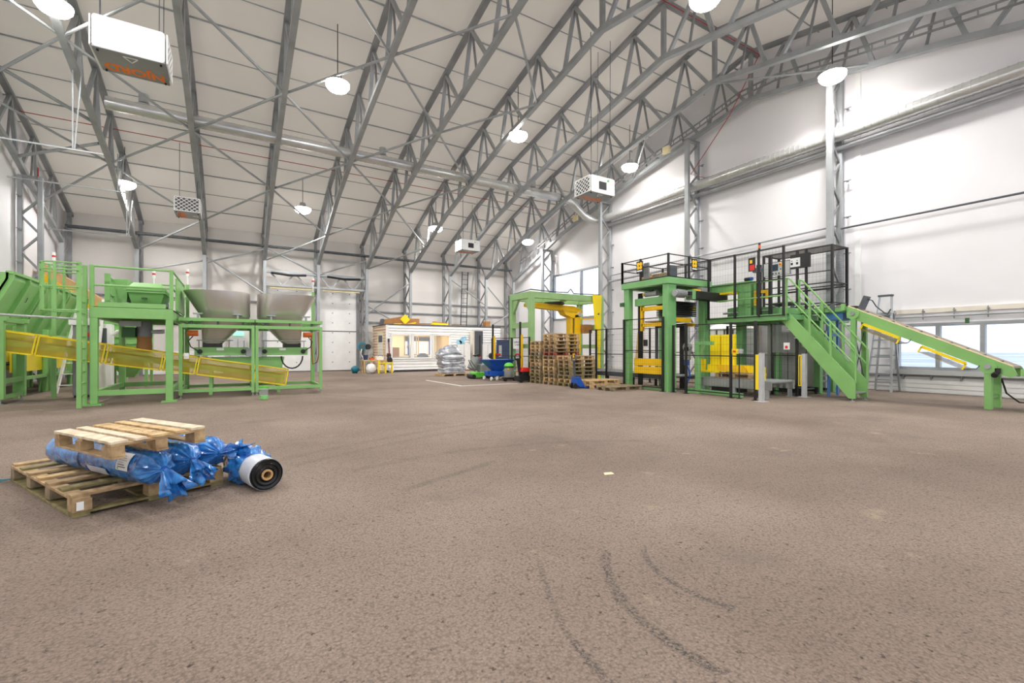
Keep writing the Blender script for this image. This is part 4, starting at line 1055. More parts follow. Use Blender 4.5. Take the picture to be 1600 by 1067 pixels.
tag(ob('vacuum_cleaner', blob(MB().tube((5.0,23.5,.03),(5.25,23.5,.03), .05, 10), (5.12,23.4,.2), .2, .16, .17, j=.03), M['teal'], loc=(5.12,23.4,0), smooth=True), 'small teal shop cleaner on the floor left of the bench', 'cleaner')

# ================================================================== WRAPPED BAG STACK
t = thing('wrapped_bag_stack', 'pallet load of bags wrapped in silver grey film before the cabin', 'bag stack', (8.4,19.3,0))
W_, Ht = .56, 1.3
ob('base_pallet', MB().box(7.82,9.0,18.85,19.75,.08,.10).box(7.82,7.92,18.85,19.75,0,.08).box(8.36,8.46,18.85,19.75,0,.08).box(8.9,9.0,18.85,19.75,0,.08), M['wood_new'], t)
bm = MB(); rd = random.Random(11); n = 72; lay = 66; LAYERS = 9
wob = [(rd.uniform(-.03,.03), rd.uniform(-.03,.03), rd.uniform(0,6.28), rd.uniform(.8,1.05)) for _ in range(LAYERS+1)]
for k in range(lay+1):
    u_ = k/lay; q = u_*LAYERS; li = min(int(q), LAYERS-1); fr = q - li
    z = .10 + (Ht-.10)*u_
    puff = .055*(abs(math.sin(fr*PI))**.5 - .7)
    sc_ = 1 if u_ < .66 else 1 - ((u_-.66)/.34)**1.8*.5
    lean = -.16*max(0, u_-.45)/.55 + .04*(u_ < .3)
    ox, oy, p2, _ = wob[li]
    for i in range(n):
        a = 2*PI*i/n; ca, sa = math.cos(a), math.sin(a); p_ = 2/4.5
        x = W_*math.copysign(abs(ca)**p_, ca); y = .44*math.copysign(abs(sa)**p_, sa)
        r_ = sc_ + puff*(1+.5*math.sin(a*2+p2)) + .018*math.sin(a*5+p2*2+fr*2) + rd.uniform(-.009,.009) + .03*math.sin(a*3+u_*7)*u_
        bm.v.append((8.42 + lean + ox + x*r_, 19.3 + oy + y*r_, z + .035*math.sin(a*3+p2)*min(1, u_*3) + (.10*math.sin(a+2.4)+.05*math.sin(a*3))*max(0, u_-.6)*2))
for k in range(lay):
    for i in range(n): bm.f.append((k*n+i, k*n+(i+1)%n, (k+1)*n+(i+1)%n, (k+1)*n+i))
bm.f.append(tuple(range(lay*n, lay*n+n)))
ob('wrapped_bags', bm, M['greywrap'], t, smooth=True)
tag(ob('cardboard_sheet', MB().box(9.15,9.7,18.95,19.4,.0,.02), M['paper'], loc=(9.4,19.2,0)), 'pale sheet on the floor right of the wrapped bags', 'sheet')
t = thing('handle_rod', 'thin dark broom rod leaning at the white cupboard', 'rod', (9.6,19.2,0))
ob('stick', MB().tube((9.6,19.2,.02),(9.62,19.25,1.12), .014, 6), M['dgrey'], t); ob('head', MB().box(9.45,9.75,19.15,19.25,0,.05), M['dgrey'], t)
tag(ob('painted_line', MB().prism([(6.27,16.8),(6.35,16.8),(6.35,13.66),(8.45,13.66),(8.45,13.58),(6.27,13.58)], 'z', .001, .004), M['white'], loc=(6.3,13.6,0)), 'white painted corner line on the asphalt', 'floor marking')

# ================================================================== FLOOR MACHINES
t = thing('push_sweeper', 'bright green push sweeper with a dark handle', 'sweeper', (8.5,16.75,0))
ob('body', MB().prism([(8.24,.06),(8.24,.22),(8.32,.27),(8.72,.25),(8.74,.06)], 'y', 16.5, 17.0), M['lime'], t, bevel=.02)
ob('front_brush', MB().tube((8.2,16.5,.09),(8.2,17.0,.09), .09, 14), M['black'], t)
for y in (16.47,17.03): ob('wheel', MB().tube((8.82,y-.03,.12),(8.82,y+.03,.12), .12, 18), M['rubber'], t)
ob('handle', MB().path([(8.5,16.55,.22),(8.28,16.6,.5),(8.12,16.65,.74),(8.12,16.85,.74),(8.28,16.9,.5),(8.5,16.95,.22)], .016, 8), M['dgrey'], t)
t = thing('dust_extractor', 'grey tilted drum machine with a red knob behind the green sweeper', 'machine', (8.85,17.6,0))
ob('drum', MB().tube((8.6,17.6,.35),(8.85,17.6,.85), .18, 18), M['grey'], t, smooth=True); ob('top', MB().bar((8.7,17.5,.9),(8.95,17.6,.95), .14, .08), M['black'], t)
ob('knob', MB().tube((8.95,17.5,.8),(9.0,17.48,.86), .04, 10), M['red'], t); ob('tank', MB().box(8.95,9.55,17.4,17.8,.1,.55), M['grey'], t, bevel=.05)
ob('base', MB().box(8.5,9.5,17.4,17.8,.05,.14), M['black'], t)
for x in (8.6,9.4): ob('wheel', MB().tube((x,17.38,.07),(x,17.44,.07), .07, 14), M['rubber'], t)
t = thing('spreader_hopper', 'blue wheeled spreader with a wide funnel', 'spreader', (8.85,15.7,0))
ob('funnel', MB().frustum((8.62,8.95,15.55,15.85,.36),(8.22,9.36,15.3,16.1,.77)).box(8.19,9.39,15.27,16.13,.76,.79), M['blue'], t)
ob('chassis', MB().box(8.35,9.1,15.45,15.95,.16,.34), M['blue'], t, bevel=.02); ob('shaft', MB().tube((8.3,15.6,.3),(9.1,15.6,.3), .06, 12), M['blue'], t)
for x, y in ((8.38,15.4),(8.62,15.4),(8.38,16.0),(9.0,16.0)):
    ob('wheel', MB().tube((x-.025,y,.07),(x+.025,y,.07), .07, 16), M['white'], t)
t = thing('industrial_vacuum', 'grey drum vacuum with a green dome lid', 'vacuum', (8.8,14.85,0))
ob('drum', MB().lathe([(.17,.14),(.18,.2),(.18,.46),(.16,.5)], (8.82,14.85,0), 22), M['grey'], t, smooth=True)
ob('collar', MB().tube((8.82,14.85,.5),(8.82,14.85,.56), .19, 22), M['dgreen'], t); ob('dome', MB().lathe([(.18,.56),(.16,.62),(.10,.67),(.02,.69)], (8.82,14.85,0), 22), M['lime'], t, smooth=True)
ob('base', MB().box(8.6,9.02,14.68,15.02,.06,.14), M['black'], t, bevel=.02)
for x in (8.57,8.98): ob('wheel', MB().tube((x,14.66,.075),(x,14.72,.075), .075, 16), M['rubber'], t)
ob('hose', MB().path([(8.98,14.75,.4),(9.12,14.7,.36),(9.2,14.75,.45),(9.24,14.85,.5)], .025, 8), M['lgrey'], t); ob('sticker', MB().box(8.66,8.74,14.66,14.675,.42,.48), Y_, t)
t = thing('electric_pallet_truck', 'black pallet truck with a red cover and upright tiller', 'pallet truck', (9.0,14.05,0))
ob('chassis', MB().box(8.68,9.26,13.9,14.25,.05,.24), M['black'], t, bevel=.02); ob('motor_cover', MB().box(8.85,9.26,13.92,14.22,.24,.4), M['black'], t, bevel=.02)
ob('red_cover', MB().prism([(8.8,.38),(9.28,.38),(9.28,.46),(9.1,.53),(8.85,.53)], 'y', 13.9, 14.24), M['red'], t, bevel=.01)
ob('tiller', MB().bar((8.82,14.07,.3),(8.72,14.07,.86), .08, .07, (0,1,0)), M['black'], t)
hd = ob('tiller_head', MB().path([(8.72+.12*math.cos(a),14.07,.9+.10*math.sin(a)) for a in [2*PI*i/16 for i in range(17)]], .025, 8), M['black'], t); ob('red_button', MB().box(8.66,8.78,14.03,14.11,.98,1.03), M['red'], hd)
for x in (8.76,9.2): ob('wheel', MB().tube((x,13.86,.06),(x,13.92,.06), .06, 14), M['rubber'], t)
t = thing('sealing_machine', 'black round machine with a red rim behind the blue funnel', 'machine', (9.6,17.3,0))
ob('drum', MB().tube((9.45,17.2,.9),(9.45,17.4,.9), .13, 18), M['black'], t); ob('red_arm', MB().box(9.5,9.85,17.25,17.35,.92,1.0), M['red'], t); ob('stand', MB().box(9.55,9.63,17.26,17.34,0,.9), M['dgrey'], t); ob('base', MB().box(9.4,9.8,17.1,17.5,0,.05), M['dgrey'], t)

# ================================================================== FENCES
def fence(name, label, pts, z0, z1, cat='safety fence', skip=(), clearfrom=None):
    c = V((0,0,0))
    for p in pts: c += V((p[0],p[1],0))
    c /= len(pts)
    t = thing(name, label, cat, tuple(c))
    for x, y in pts:
        p = ob('post', MB().box(x-.025,x+.025,y-.025,y+.025,z0 if z0 > .5 else 0,z1), M['black'], t)
        if z0 < .5: ob('foot_plate', MB().box(x-.06,x+.06,y-.06,y+.06,0,.01), M['black'], p)
    zb = z0 + (.1 if z0 < .5 else .02)
    for k, (a, b) in enumerate(zip(pts, pts[1:])):
        if k in skip: continue
        A = V((a[0],a[1],0)); B = V((b[0],b[1],0)); d = (B-A).normalized(); A += d*.03; B -= d*.03
        for z in (zb, (zb+z1)/2+.05, z1-.02): ob('panel_rail', MB().bar(A+V((0,0,z)), B+V((0,0,z)), .025, .025), M['black'], t)
        ob('wire_mesh', MB().mesh(A+V((0,0,zb)), B-A, (0,0,z1-.02-zb), .08, .16, .0015), M['black'], t)
    return t
fence('mesh_fence', 'black mesh fence in front of the film wrapper, left of the pallet stacks', [(9.28,17.0),(9.28,15.4),(9.28,14.15)], 0, 1.64)
t = thing('wall_sign', 'white sign with two printed lines hanging on the wrapper fence', 'sign', (9.22,14.95,1.4))
ob('board', MB().box(9.225,9.24,14.65,15.2,1.2,1.6), M['paper'], t)
for k, (s_, z) in enumerate((('a',1.45),('b',1.35))):
    tx = text_mb('LARPLASS' if k == 0 else 'G. NOK', .10, .001); place(tx, (9.222,14.92,z), (0,-1,0), (0,0,1)); ob('lettering', tx, M['txt'], t)
for x, y, lb in ((9.1,16.6,'black and yellow light barrier post left of the sign'),(9.1,14.5,'black and yellow light barrier post right of the sign')):
    t = thing('light_barrier_post', lb, 'post', (x,y,0))
    ob('black_profile', MB().box(x-.03,x+.03,y-.03,y+.03,0,2.2), M['black'], t); ob('yellow_profile', MB().box(x-.0,x+.06,y-.1,y-.035,.3,1.72), M['oyellow'], t); ob('foot_plate', MB().box(x-.09,x+.09,y-.12,y+.08,0,.012), M['black'], t)

# ================================================================== FILM WRAPPER
t = thing('film_wrapper', 'pale green portal frame of the film wrapping machine behind the pallets', 'machine frame', (11.2,15,0))
WG = mat('wrapper_green', (150,188,128), .45, 0, .1, 2.5)
for x in (9.5,12.9):
    for y in (14.35,15.7):
        l = ob('leg', MB().box(x-.1,x+.1,y-.09,y+.09,.015,3.12), WG, t, bevel=.01); ob('foot_plate', MB().box(x-.16,x+.16,y-.16,y+.16,0,.015), WG, l)
f = MB()
for y in (14.35,15.7): f.box(9.4,13.0,y-.09,y+.09,3.1,3.34)
for x in (9.5,12.9): f.box(x-.1,x+.1,14.44,15.61,3.1,3.34)
f.box(10.9,11.2,14.44,15.61,3.06,3.3); ob('top_beams', f, WG, t, bevel=.01)
f = MB()
for x in (9.5,12.9): f.box(x-.07,x+.07,14.44,15.61,2.0,2.2).box(x-.05,x+.05,14.44,15.61,1.22,1.38)
f.box(9.6,12.8,15.66,15.74,1.25,1.4); ob('tie_beams', f, WG, t)
for y, s in ((14.44,1),(15.61,-1)):
    ob('gusset', MB().prism([(y,3.1),(y+s*.4,3.1),(y,2.55)], 'x', 9.45, 9.55), WG, t)
ob('cable_hose', MB().path([(9.42,15.8,0.1),(9.4,15.82,3.3),(9.7,15.7,3.42),(9.5,14.4,3.42),(10.4,14.3,3.38),(11.2,14.35,3.4),(11.35,14.35,3.55),(11.5,14.35,3.38),(12.8,14.3,3.4)], .022, 6), M['navy'], t)
t = thing('wrapping_arm', 'yellow rotating arm of the film wrapper hanging under the green portal', 'wrapping arm', (11.05,15.05,3.05))
ob('turntable', MB().tube((11.05,15.05,2.98),(11.05,15.05,3.06), .42, 28), M['black'], t, smooth=True)
ob('arm', MB().prism([(9.7,2.97),(9.7,2.83),(10.1,2.8),(12.35,2.68),(12.4,2.8),(12.0,2.95),(10.2,3.0)], 'y', 14.9, 15.2), M['oyellow'], t, bevel=.01)
ob('curved_cover', MB().prism([(11.35,2.78),(12.4,2.72),(12.3,2.55),(11.9,2.45),(11.5,2.58)], 'y', 14.86, 15.24), M['oyellow'], t)
ob('mast', MB().box(11.78,11.9,14.9,15.2,1.0,2.6).box(11.98,12.28,14.86,15.24,1.0,2.6), M['oyellow'], t, bevel=.01)
ob('mast_groove', MB().box(11.9,11.98,14.95,15.2,1.0,2.6), M['dgrey'], t)
ob('film_carriage', MB().box(12.3,12.75,14.7,15.1,1.85,2.2), M['brown'], t); ob('carriage_arm', MB().bar((12.2,15.0,2.42),(12.8,14.6,2.46), .05, .05), M['oyellow'], t)
ob('sensor', MB().tube((12.2,14.8,2.62),(12.2,14.86,2.62), .09, 14), M['lgrey'], t)
t = thing('tapered_guard', 'tall yellow tapered guard plate at the right leg of the film wrapper', 'guard', (12.55,14.15,0))
ob('plate', MB().prism([(12.34,3.36),(12.75,3.36),(12.70,1.28),(12.55,1.28)], 'y', 14.12, 14.22), M['yellow'], t, bevel=.008)
ob('lower_strip', MB().box(12.61,12.69,14.14,14.2,0,1.28), M['yellow'], t); ob('bolt', MB().tube((12.58,14.1,2.6),(12.58,14.12,2.6), .04, 12), M['dgrey'], t)
# ================================================================== RIGHT LINE: PRESS TOWER
G2 = M['green2']
t = thing('press_tower', 'green press tower with a railed top and yellow lift, centre of the right line', 'tower', (11.25,9.6,0))
for x0,x1,y0,y1 in ((10.34,10.68,8.75,8.95),(10.34,10.52,10.24,10.45),(11.9,12.16,8.75,8.95),(11.9,12.16,10.22,10.45)):
    ob('leg', MB().box(x0,x1,y0,y1,0,3.02), G2, t, bevel=.01)
for x in (10.72,11.86): ob('inner_guide', MB().box(x-.03,x+.03,10.05,10.2,.1,2.9), M['black'], t)
f = MB().box(10.3,12.2,8.7,8.9,3.02,3.2).box(10.3,12.2,10.3,10.52,3.02,3.2).box(10.3,10.5,8.9,10.3,3.02,3.2).box(12.0,12.2,8.9,10.3,3.02,3.2)
ob('top_frame', f, G2, t, bevel=.012); ob('top_plate', MB().box(10.5,12.0,8.9,10.3,3.14,3.18), M['dgreen'], t)
ob('upper_beam', MB().box(10.55,10.75,8.95,10.2,2.5,2.72), G2, t, bevel=.01)
ob('foot_beam', MB().box(10.36,10.42,8.95,10.22,.02,.08), G2, t)
ob('cam_box', MB().box(10.28,10.36,10.42,10.56,2.5,2.62), M['dgreen'], t)
# motor on the beam and yellow lift carriage
t = thing('lift_carriage', 'yellow lifting carriage hanging inside the green press tower', 'carriage', (11,9.6,2))
f = MB()
for z0, z1 in ((2.34,2.46),(1.86,1.97)): f.box(10.62,10.72,8.98,10.0,z0,z1).box(11.7,11.8,8.98,10.0,z0,z1)
ob('beams', f, M['oyellow'], t, bevel=.008); ob('end_plate', MB().box(10.62,10.7,9.95,10.04,1.74,2.58).box(11.72,11.8,9.95,10.04,1.74,2.58), M['oyellow'], t)
ob('tray', MB().box(10.72,11.7,9.0,9.95,2.0,2.04), M['wood_grey'], t)
for k in range(8): ob('gripper_plate', MB().box(10.78,11.85,8.98,9.55,2.16+.055*k,2.195+.055*k), M['black'], t)
ob('front_beam', MB().box(10.72,11.5,8.9,8.97,1.98,2.1), M['oyellow'], t)
t = thing('gate_panel', 'two-slab yellow gate panel low in the press tower', 'gate panel', (10.6,9.6,.5))
for z0, z1 in ((.70,.91),(.46,.67)): ob('slab', MB().box(10.52,10.58,8.98,10.2,z0,z1), M['oyellow'], t, bevel=.008)
t = thing('tower_motor', 'grey electric motor on the upper beam inside the press tower', 'motor', (10.65,9.6,2.8))
ob('body', MB().tube((10.6,9.35,2.83),(10.6,9.8,2.83), .08, 16), M['grey'], t, smooth=True); ob('terminal_box', MB().box(10.55,10.62,9.5,9.62,2.88,2.94), M['black'], t); ob('yellow_cap', MB().tube((10.6,9.8,2.83),(10.6,9.9,2.83), .04, 12), M['oyellow'], t)
t = thing('chain_drive', 'black chain guard with a grey gear motor across the front of the press tower', 'chain drive', (11.5,8.6,2.7))
ob('chain_guard', MB().box(11.2,12.6,8.45,8.72,2.6,2.84), M['black'], t, bevel=.02)
ob('mount', MB().box(11.05,11.2,8.5,8.72,2.6,2.86), G2, t); mo = ob('gear_motor', MB().tube((10.45,8.58,2.74),(10.8,8.58,2.74), .11, 18).tube((10.8,8.58,2.74),(11.05,8.58,2.74), .09, 14), M['grey'], t, smooth=True)
ob('end_bell', MB().tube((10.4,8.58,2.74),(10.47,8.58,2.74), .09, 18), M['galv'], mo)
for k in range(6): ob('cooling_fin', MB().tube((10.5+.05*k,8.58,2.74),(10.515+.05*k,8.58,2.74), .12, 18), M['galv_dark'], mo)
ob('terminal_box', MB().box(10.85,10.98,8.45,8.52,2.7,2.8), M['black'], mo)
t = thing('valve_block', 'small grey and yellow valve unit above the chain guard', 'valve unit', (11.6,8.65,2.9))
ob('block', MB().box(11.55,11.85,8.6,8.72,2.86,2.98), M['grey'], t); ob('yellow_bar', MB().box(11.25,11.55,8.6,8.66,2.86,2.91), M['oyellow'], t)
# railings on the tower
fence('tower_railing', 'black mesh railing around the top of the press tower', [(10.33,10.5),(10.33,9.75),(10.33,8.73),(11.2,8.73),(12.15,8.73),(12.15,9.6),(12.15,10.5),(11.2,10.5),(10.33,10.5)], 3.2, 3.86, 'railing')
def quatre(o, x, y, label, face):
    o = V(o); X = V(x); Y = V((0,0,1)); N = V(face)
    t = thing('warning_sign', label, 'sign', tuple(o))
    place(b := MB().box(-.12,.12,-.17,.17,-.008,.008), o, X, Y); ob('board', b, M['black'], t)
    p = MB()
    for sx_ in (-1,1):
        for sy_ in (-1,1):
            p.prism([(sx_*.05+.052*math.cos(a), sy_*.05+.03+.056*math.sin(a)) for a in [2*PI*i/14 for i in range(14)]], 'z', .009, .011)
    p.box(-.07,.07,-.04,.10,.009,.0105)
    place(p, o, X, Y); ob('orange_symbol', p, M['oyellow'], t)
    q = MB().box(-.012,.012,-.0,.06,.011,.012); q.box(-.03,.03,.02,.04,.011,.012); place(q, o, X, Y); ob('centre_mark', q, M['black'], t)
    q = MB().box(-.1,.1,-.135,-.10,.009,.010); place(q, o, X, Y); ob('text_strip', q, M['paper'], t)
quatre((10.29,9.75,3.62), (0,-1,0), 0, 'black sign with an orange four-lobed symbol on the left railing of the tower', (-1,0,0))
quatre((11.38,8.69,3.62), (1,0,0), 0, 'black sign with an orange four-lobed symbol on the right railing of the tower', (0,-1,0))
t = thing('top_gearbox', 'brownish gear unit on top of the press tower behind the railing', 'gear unit', (10.8,9.5,3.2))
ob('housing', MB().box(10.7,11.0,9.1,9.65,3.2,3.42), M['wood_grey'], t, bevel=.02); ob('motor', MB().tube((10.85,9.65,3.34),(10.85,10.15,3.32), .09, 14), M['brown'], t, smooth=True); ob('grey_cover', MB().box(10.72,11.0,8.98,9.12,3.2,3.6), M['dgrey'], t)
ob('post_plate', MB().box(10.5,10.54,9.6,9.8,3.2,3.75), M['grey'], t)
# fences on the floor around the tower
fence('mesh_fence', 'black mesh fence panel across the left face of the press tower', [(10.30,10.40),(10.30,8.9)], 0, 2.1)
tag(ob('black_plate', MB().box(10.262,10.27,9.42,9.58,1.28,1.47), M['black'], loc=(10.27,9.5,1.3)), 'small black plate hung on the fence of the press tower', 'plate')
fence('mesh_fence', 'black mesh fence between the pallet stacks and the press tower', [(10.62,12.35),(10.5,11.9),(10.5,11.4),(10.5,10.6)], 0, 1.86)
fence('mesh_fence', 'black mesh fence in front of the yellow pallet magazine', [(10.4,8.62),(10.4,8.2),(10.4,6.9),(10.4,6.28)], 0, 1.85)
fence('mesh_fence', 'black mesh fence holding the tinted panels beside the staircase', [(12.2,8.2),(12.2,7.3),(12.2,6.9),(12.2,6.28)], 0, 1.86)
fence('mesh_fence', 'black inner mesh fence behind the press tower near the gable wall', [(12.75,12.6),(12.75,11.6),(12.75,10.6),(12.75,9.2)], 0, 1.95)
for y0,y1,lb in ((6.93,7.29,'grey tinted panel fixed on the fence left of the staircase'),(6.3,6.88,'grey tinted panel with a sign, nearest the staircase')):
    t = thing('tinted_panel', lb, 'panel', (12.16,(y0+y1)/2,.2))
    ob('upper_sheet', MB().box(12.155,12.165,y0,y1,1.1,1.84), M['tint'], t)
    if y0 > 6.9: ob('lower_sheet', MB().box(12.155,12.165,y0,y1,.2,1.09), M['tint'], t)
t = thing('notice', 'white notice with a red symbol on the tinted panel', 'notice', (12.14,6.5,1.27))
ob('sheet', MB().box(12.14,12.15,6.43,6.58,1.18,1.36), M['paper'], t); ob('red_symbol', MB().box(12.136,12.14,6.475,6.54,1.21,1.28), M['red'], t)
# ---- conveyor along the fence, wrapper to tower and through it
t = thing('roller_conveyor', 'low black roller conveyor running from the film wrapper through the press tower', 'conveyor', (11.45,11.5,0))
for x in (10.78,11.8): ob('side_rail', MB().box(x-.03,x+.03,8.9,14.2,.3,.44), M['dgrey'], t)
for k in range(26): ob('roller', MB().tube((10.81,9.0+k*.2,.41),(11.77,9.0+k*.2,.41), .035, 10), M['galv'], t)
for x in (10.78,11.8):
    for k in range(5): ob('leg', MB().box(x-.03,x+.03,9.3+k*1.15,9.36+k*1.15,0,.3), M['black'], t)
ob('skirt', MB().box(10.74,10.75,10.5,14.2,.46,.54), M['lgrey'], t)
t = thing('roller_conveyor', 'low grey roller conveyor under the yellow pallet magazine', 'conveyor', (11.5,7.3,0))
for x in (11.0,12.0): ob('side_rail', MB().box(x-.03,x+.03,6.24,8.3,.2,.42), M['grey'], t, bevel=.01)
for k in range(13): ob('roller', MB().tube((11.03,6.32+k*.155,.39),(11.97,6.32+k*.155,.39), .04, 12), M['galv'], t)
for x in (11.0,12.0):
    for y in (6.35,7.2,8.1): ob('leg', MB().box(x-.03,x+.03,y-.04,y+.04,0,.2).box(x-.06,x+.06,y-.07,y+.07,0,.012), M['galv'], t)
ob('drive_box', MB().box(11.05,11.4,7.1,7.9,.08,.2), M['black'], t)
# ---- pallet magazine
t = thing('pallet_magazine', 'bright yellow pallet magazine with two tall plates behind the fence', 'magazine', (11.5,7.4,.54))
for y0,y1 in ((7.77,8.07),(7.36,7.73)): 
    ob('tall_plate', MB().box(11.22,11.34,y0,y1,.60,1.58), M['yellow'], t, bevel=.01)
ob('side_guard', MB().prism([(6.5,.60),(6.5,.74),(6.58,.78),(8.1,.78),(8.1,.60)], 'x', 11.16, 11.2), M['yellow'], t)
ob('apron', MB().prism([(7.82,.77),(6.99,.77),(6.86,.60),(7.7,.60)], 'x', 11.10, 11.15), M['oyellow'], t)
ob('left_guard', MB().box(11.16,11.24,8.2,8.52,.56,.92), M['yellow'], t); ob('base_beam', MB().box(11.1,11.2,7.7,8.5,.56,.62), M['yellow'], t)
for y0 in (6.55,8.42): ob('corner_post', MB().box(11.12,11.22,y0-.04,y0+.04,0,.6), M['yellow'], t)
for y in (7.5,7.9): ob('slot', MB().box(11.215,11.222,y-.02,y+.02,.68,.76), M['black'], t)
# ---- green lift column with blue hoses
t = thing('lift_column', 'green lift column with grey gear and blue hoses left of the yellow magazine', 'column', (10.8,8.25,0))
ob('column', MB().box(10.75,10.87,8.08,8.2,.05,1.4), G2, t, bevel=.01); ob('arm', MB().box(10.76,10.86,7.68,8.1,1.3,1.4), G2, t); ob('brace', MB().bar((10.8,8.08,1.0),(10.8,7.9,1.3), .06), G2, t)
ob('gear', MB().tube((10.66,8.4,1.25),(10.76,8.4,1.25), .12, 16).box(10.66,10.76,8.32,8.48,.9,1.25), M['grey'], t); ob('blue_motor', MB().tube((10.7,8.42,.75),(10.7,8.42,.9), .07, 14), M['blue'], t)
ob('blue_hose', MB().path([(10.68,8.4,.75),(10.66,8.3,.6),(10.66,8.28,.45),(10.66,8.36,.3),(10.66,8.4,.05)], .02, 8), M['blue'], t)
ob('base_rail', MB().bar((10.9,8.5,.06),(10.62,6.75,.06), .1, .1), G2, t); ob('foot', MB().box(10.68,10.95,8.0,8.45,0,.06), G2, t)
t = thing('stop_switch', 'yellow stop switch box on a thin pole in front of the magazine', 'switch', (10.46,6.72,0))
ob('pole', MB().tube((10.46,6.72,0),(10.46,6.72,1.1), .014, 8), M['black'], t); bx_ = ob('yellow_box', MB().box(10.4,10.5,6.72,6.88,1.08,1.2), M['yellow'], t); ob('button', MB().tube((10.37,6.8,1.14),(10.4,6.8,1.14), .025, 12), M['red'], bx_); ob('grey_box', MB().box(10.42,10.5,6.64,6.72,1.09,1.2), M['lgrey'], t); ob('foot', MB().tube((10.46,6.72,0),(10.46,6.72,.012), .06, 12), M['black'], t)
for x,y,lb,h in ((10.26,6.05,'grey light barrier post with a yellow strip in front of the yellow magazine',1.1),(12.13,6.07,'grey light barrier post with a black and yellow strip at the staircase',1.08)):
    t = thing('light_barrier_post', lb, 'post', (x,y,0))
    ob('grey_profile', MB().box(x-.045,x+.045,y-.045,y+.045,.01,h), M['lgrey'], t); ob('foot_plate', MB().box(x-.13,x+.13,y-.1,y+.1,0,.012), M['lgrey'], t)
    ob('yellow_strip', MB().box(x-.04,x+.03,y+.05,y+.12,.27,h-.03), M['yellow'], t); ob('black_strip', MB().box(x-.043,x-.04,y+.075,y+.095,.3,h-.06), M['black'], t) if x > 11 else None
# ================================================================== UPPER PLATFORM, STAIRCASE, CAGE
t = thing('work_platform', 'green raised work platform on posts between the tower and the staircase', 'platform', (13.5,7.5,0))
f = MB().box(11.97,12.1,6.45,8.72,1.93,2.1).box(12.1,15.2,6.38,6.5,1.95,2.08).box(12.1,15.2,8.6,8.72,1.95,2.08).box(15.1,15.22,6.5,8.6,1.95,2.08).box(13.4,13.55,6.5,8.6,1.95,2.06)
ob('edge_beams', f, G2, t, bevel=.01); ob('deck', MB().box(12.05,15.15,6.42,8.68,2.06,2.1), M['dgreen'], t)
for x,y,w_ in ((12.4,6.95,.07),(12.55,8.0,.1),(13.54,6.42,.08),(14.35,6.46,.07),(14.18,7.84,.07),(15.1,8.6,.07),(13.6,8.6,.07)):
    l = ob('leg', MB().box(x-w_,x+w_,y-w_,y+w_,.02,1.95), G2, t, bevel=.008); ob('foot_plate', MB().box(x-w_-.05,x+w_+.05,y-w_-.05,y+w_+.05,0,.02), G2, l)
ob('green_rails', MB().tube((12.13,6.5,3.0),(12.13,8.5,3.0), .02).tube((12.13,6.5,2.58),(12.13,8.5,2.58), .02), M['green'], t)
ob('cross_pipes', MB().tube((13.6,6.55,.3),(14.3,6.5,.3), .03).tube((13.6,6.55,.45),(14.3,6.5,.45), .02), M['grey'], t)
fence('platform_fence', 'black mesh fence along the front edge of the raised work platform', [(11.94,8.63),(11.94,7.8),(11.94,7.12),(11.94,6.47)], 2.04, 3.82)
t = thing('beacon', 'small black and orange beacon on top of the platform fence', 'beacon', (11.94,7.1,3.82))
ob('stem', MB().box(11.92,11.96,7.08,7.12,3.82,3.86), M['black'], t); ob('lens', MB().tube((11.94,7.1,3.86),(11.94,7.1,3.95), .03, 12), M['orange'], t); ob('cap', MB().tube((11.94,7.1,3.95),(11.94,7.1,4.0), .03, 12), M['black'], t)
t = thing('warning_sign', 'black framed warning sign with orange and red fields on the platform fence', 'sign', (11.9,7.3,3.45))
ob('board', MB().box(11.9,11.91,7.19,7.38,3.28,3.64), M['black'], t); ob('orange_field', MB().box(11.895,11.9,7.27,7.34,3.49,3.58), M['oyellow'], t); ob('red_field', MB().box(11.895,11.9,7.21,7.34,3.30,3.45), M['red'], t)
# machine on the platform
t = thing('bag_turner', 'green column unit with a dark motor and yellow arm on the work platform', 'machine', (12.7,7.8,2.1))
ob('column', MB().box(12.45,12.7,7.65,8.05,2.1,3.12), G2, t, bevel=.01); ob('beam', MB().box(12.4,12.6,8.05,9.0,2.85,3.12), G2, t, bevel=.01); ob('side_post', MB().box(12.5,12.68,7.48,7.6,2.1,3.05), G2, t)
ob('motor', MB().tube((12.55,7.72,3.18),(12.55,7.88,3.18), .055, 16), M['black'], t, smooth=True); ob('blue_cap', MB().tube((12.55,7.66,3.18),(12.55,7.72,3.18), .05, 16), M['blue'], t)
ob('yellow_arm', MB().box(12.35,12.45,7.1,7.5,2.72,2.8).box(12.35,12.45,7.42,7.5,2.4,2.72).box(12.35,12.45,7.1,7.18,2.55,2.72), M['oyellow'], t); ob('yellow_plate', MB().box(12.2,12.6,8.05,8.62,2.78,2.84), M['yellow'], t)
ob('dark_mast', MB().box(12.3,12.4,7.3,7.4,2.1,3.5).box(12.3,12.38,7.0,7.07,2.1,3.7), M['black'], t); ob('camera_box', MB().box(12.28,12.42,7.28,7.5,3.3,3.42), M['dgrey'], t)
ob('slide_base', MB().prism([(8.55,2.1),(8.55,2.4),(8.1,2.45),(6.6,2.28),(6.5,2.1)], 'x', 12.72, 13.4), G2, t)
ob('pallet_plate', MB().box(12.72,13.42,6.7,7.4,2.42,2.46), M['dgrey'], t); ob('rod', MB().tube((12.6,8.6,2.25),(12.6,7.2,2.25), .03, 10), M['galv'], t)
t = thing('roller_table', 'roller table with clamps and brackets on the work platform leading to the sloping conveyor', 'conveyor', (13.1,6.1,2.1))
for x in (12.82,13.4): ob('side_rail', MB().box(x-.025,x+.025,5.32,6.9,2.12,2.22), G2, t)
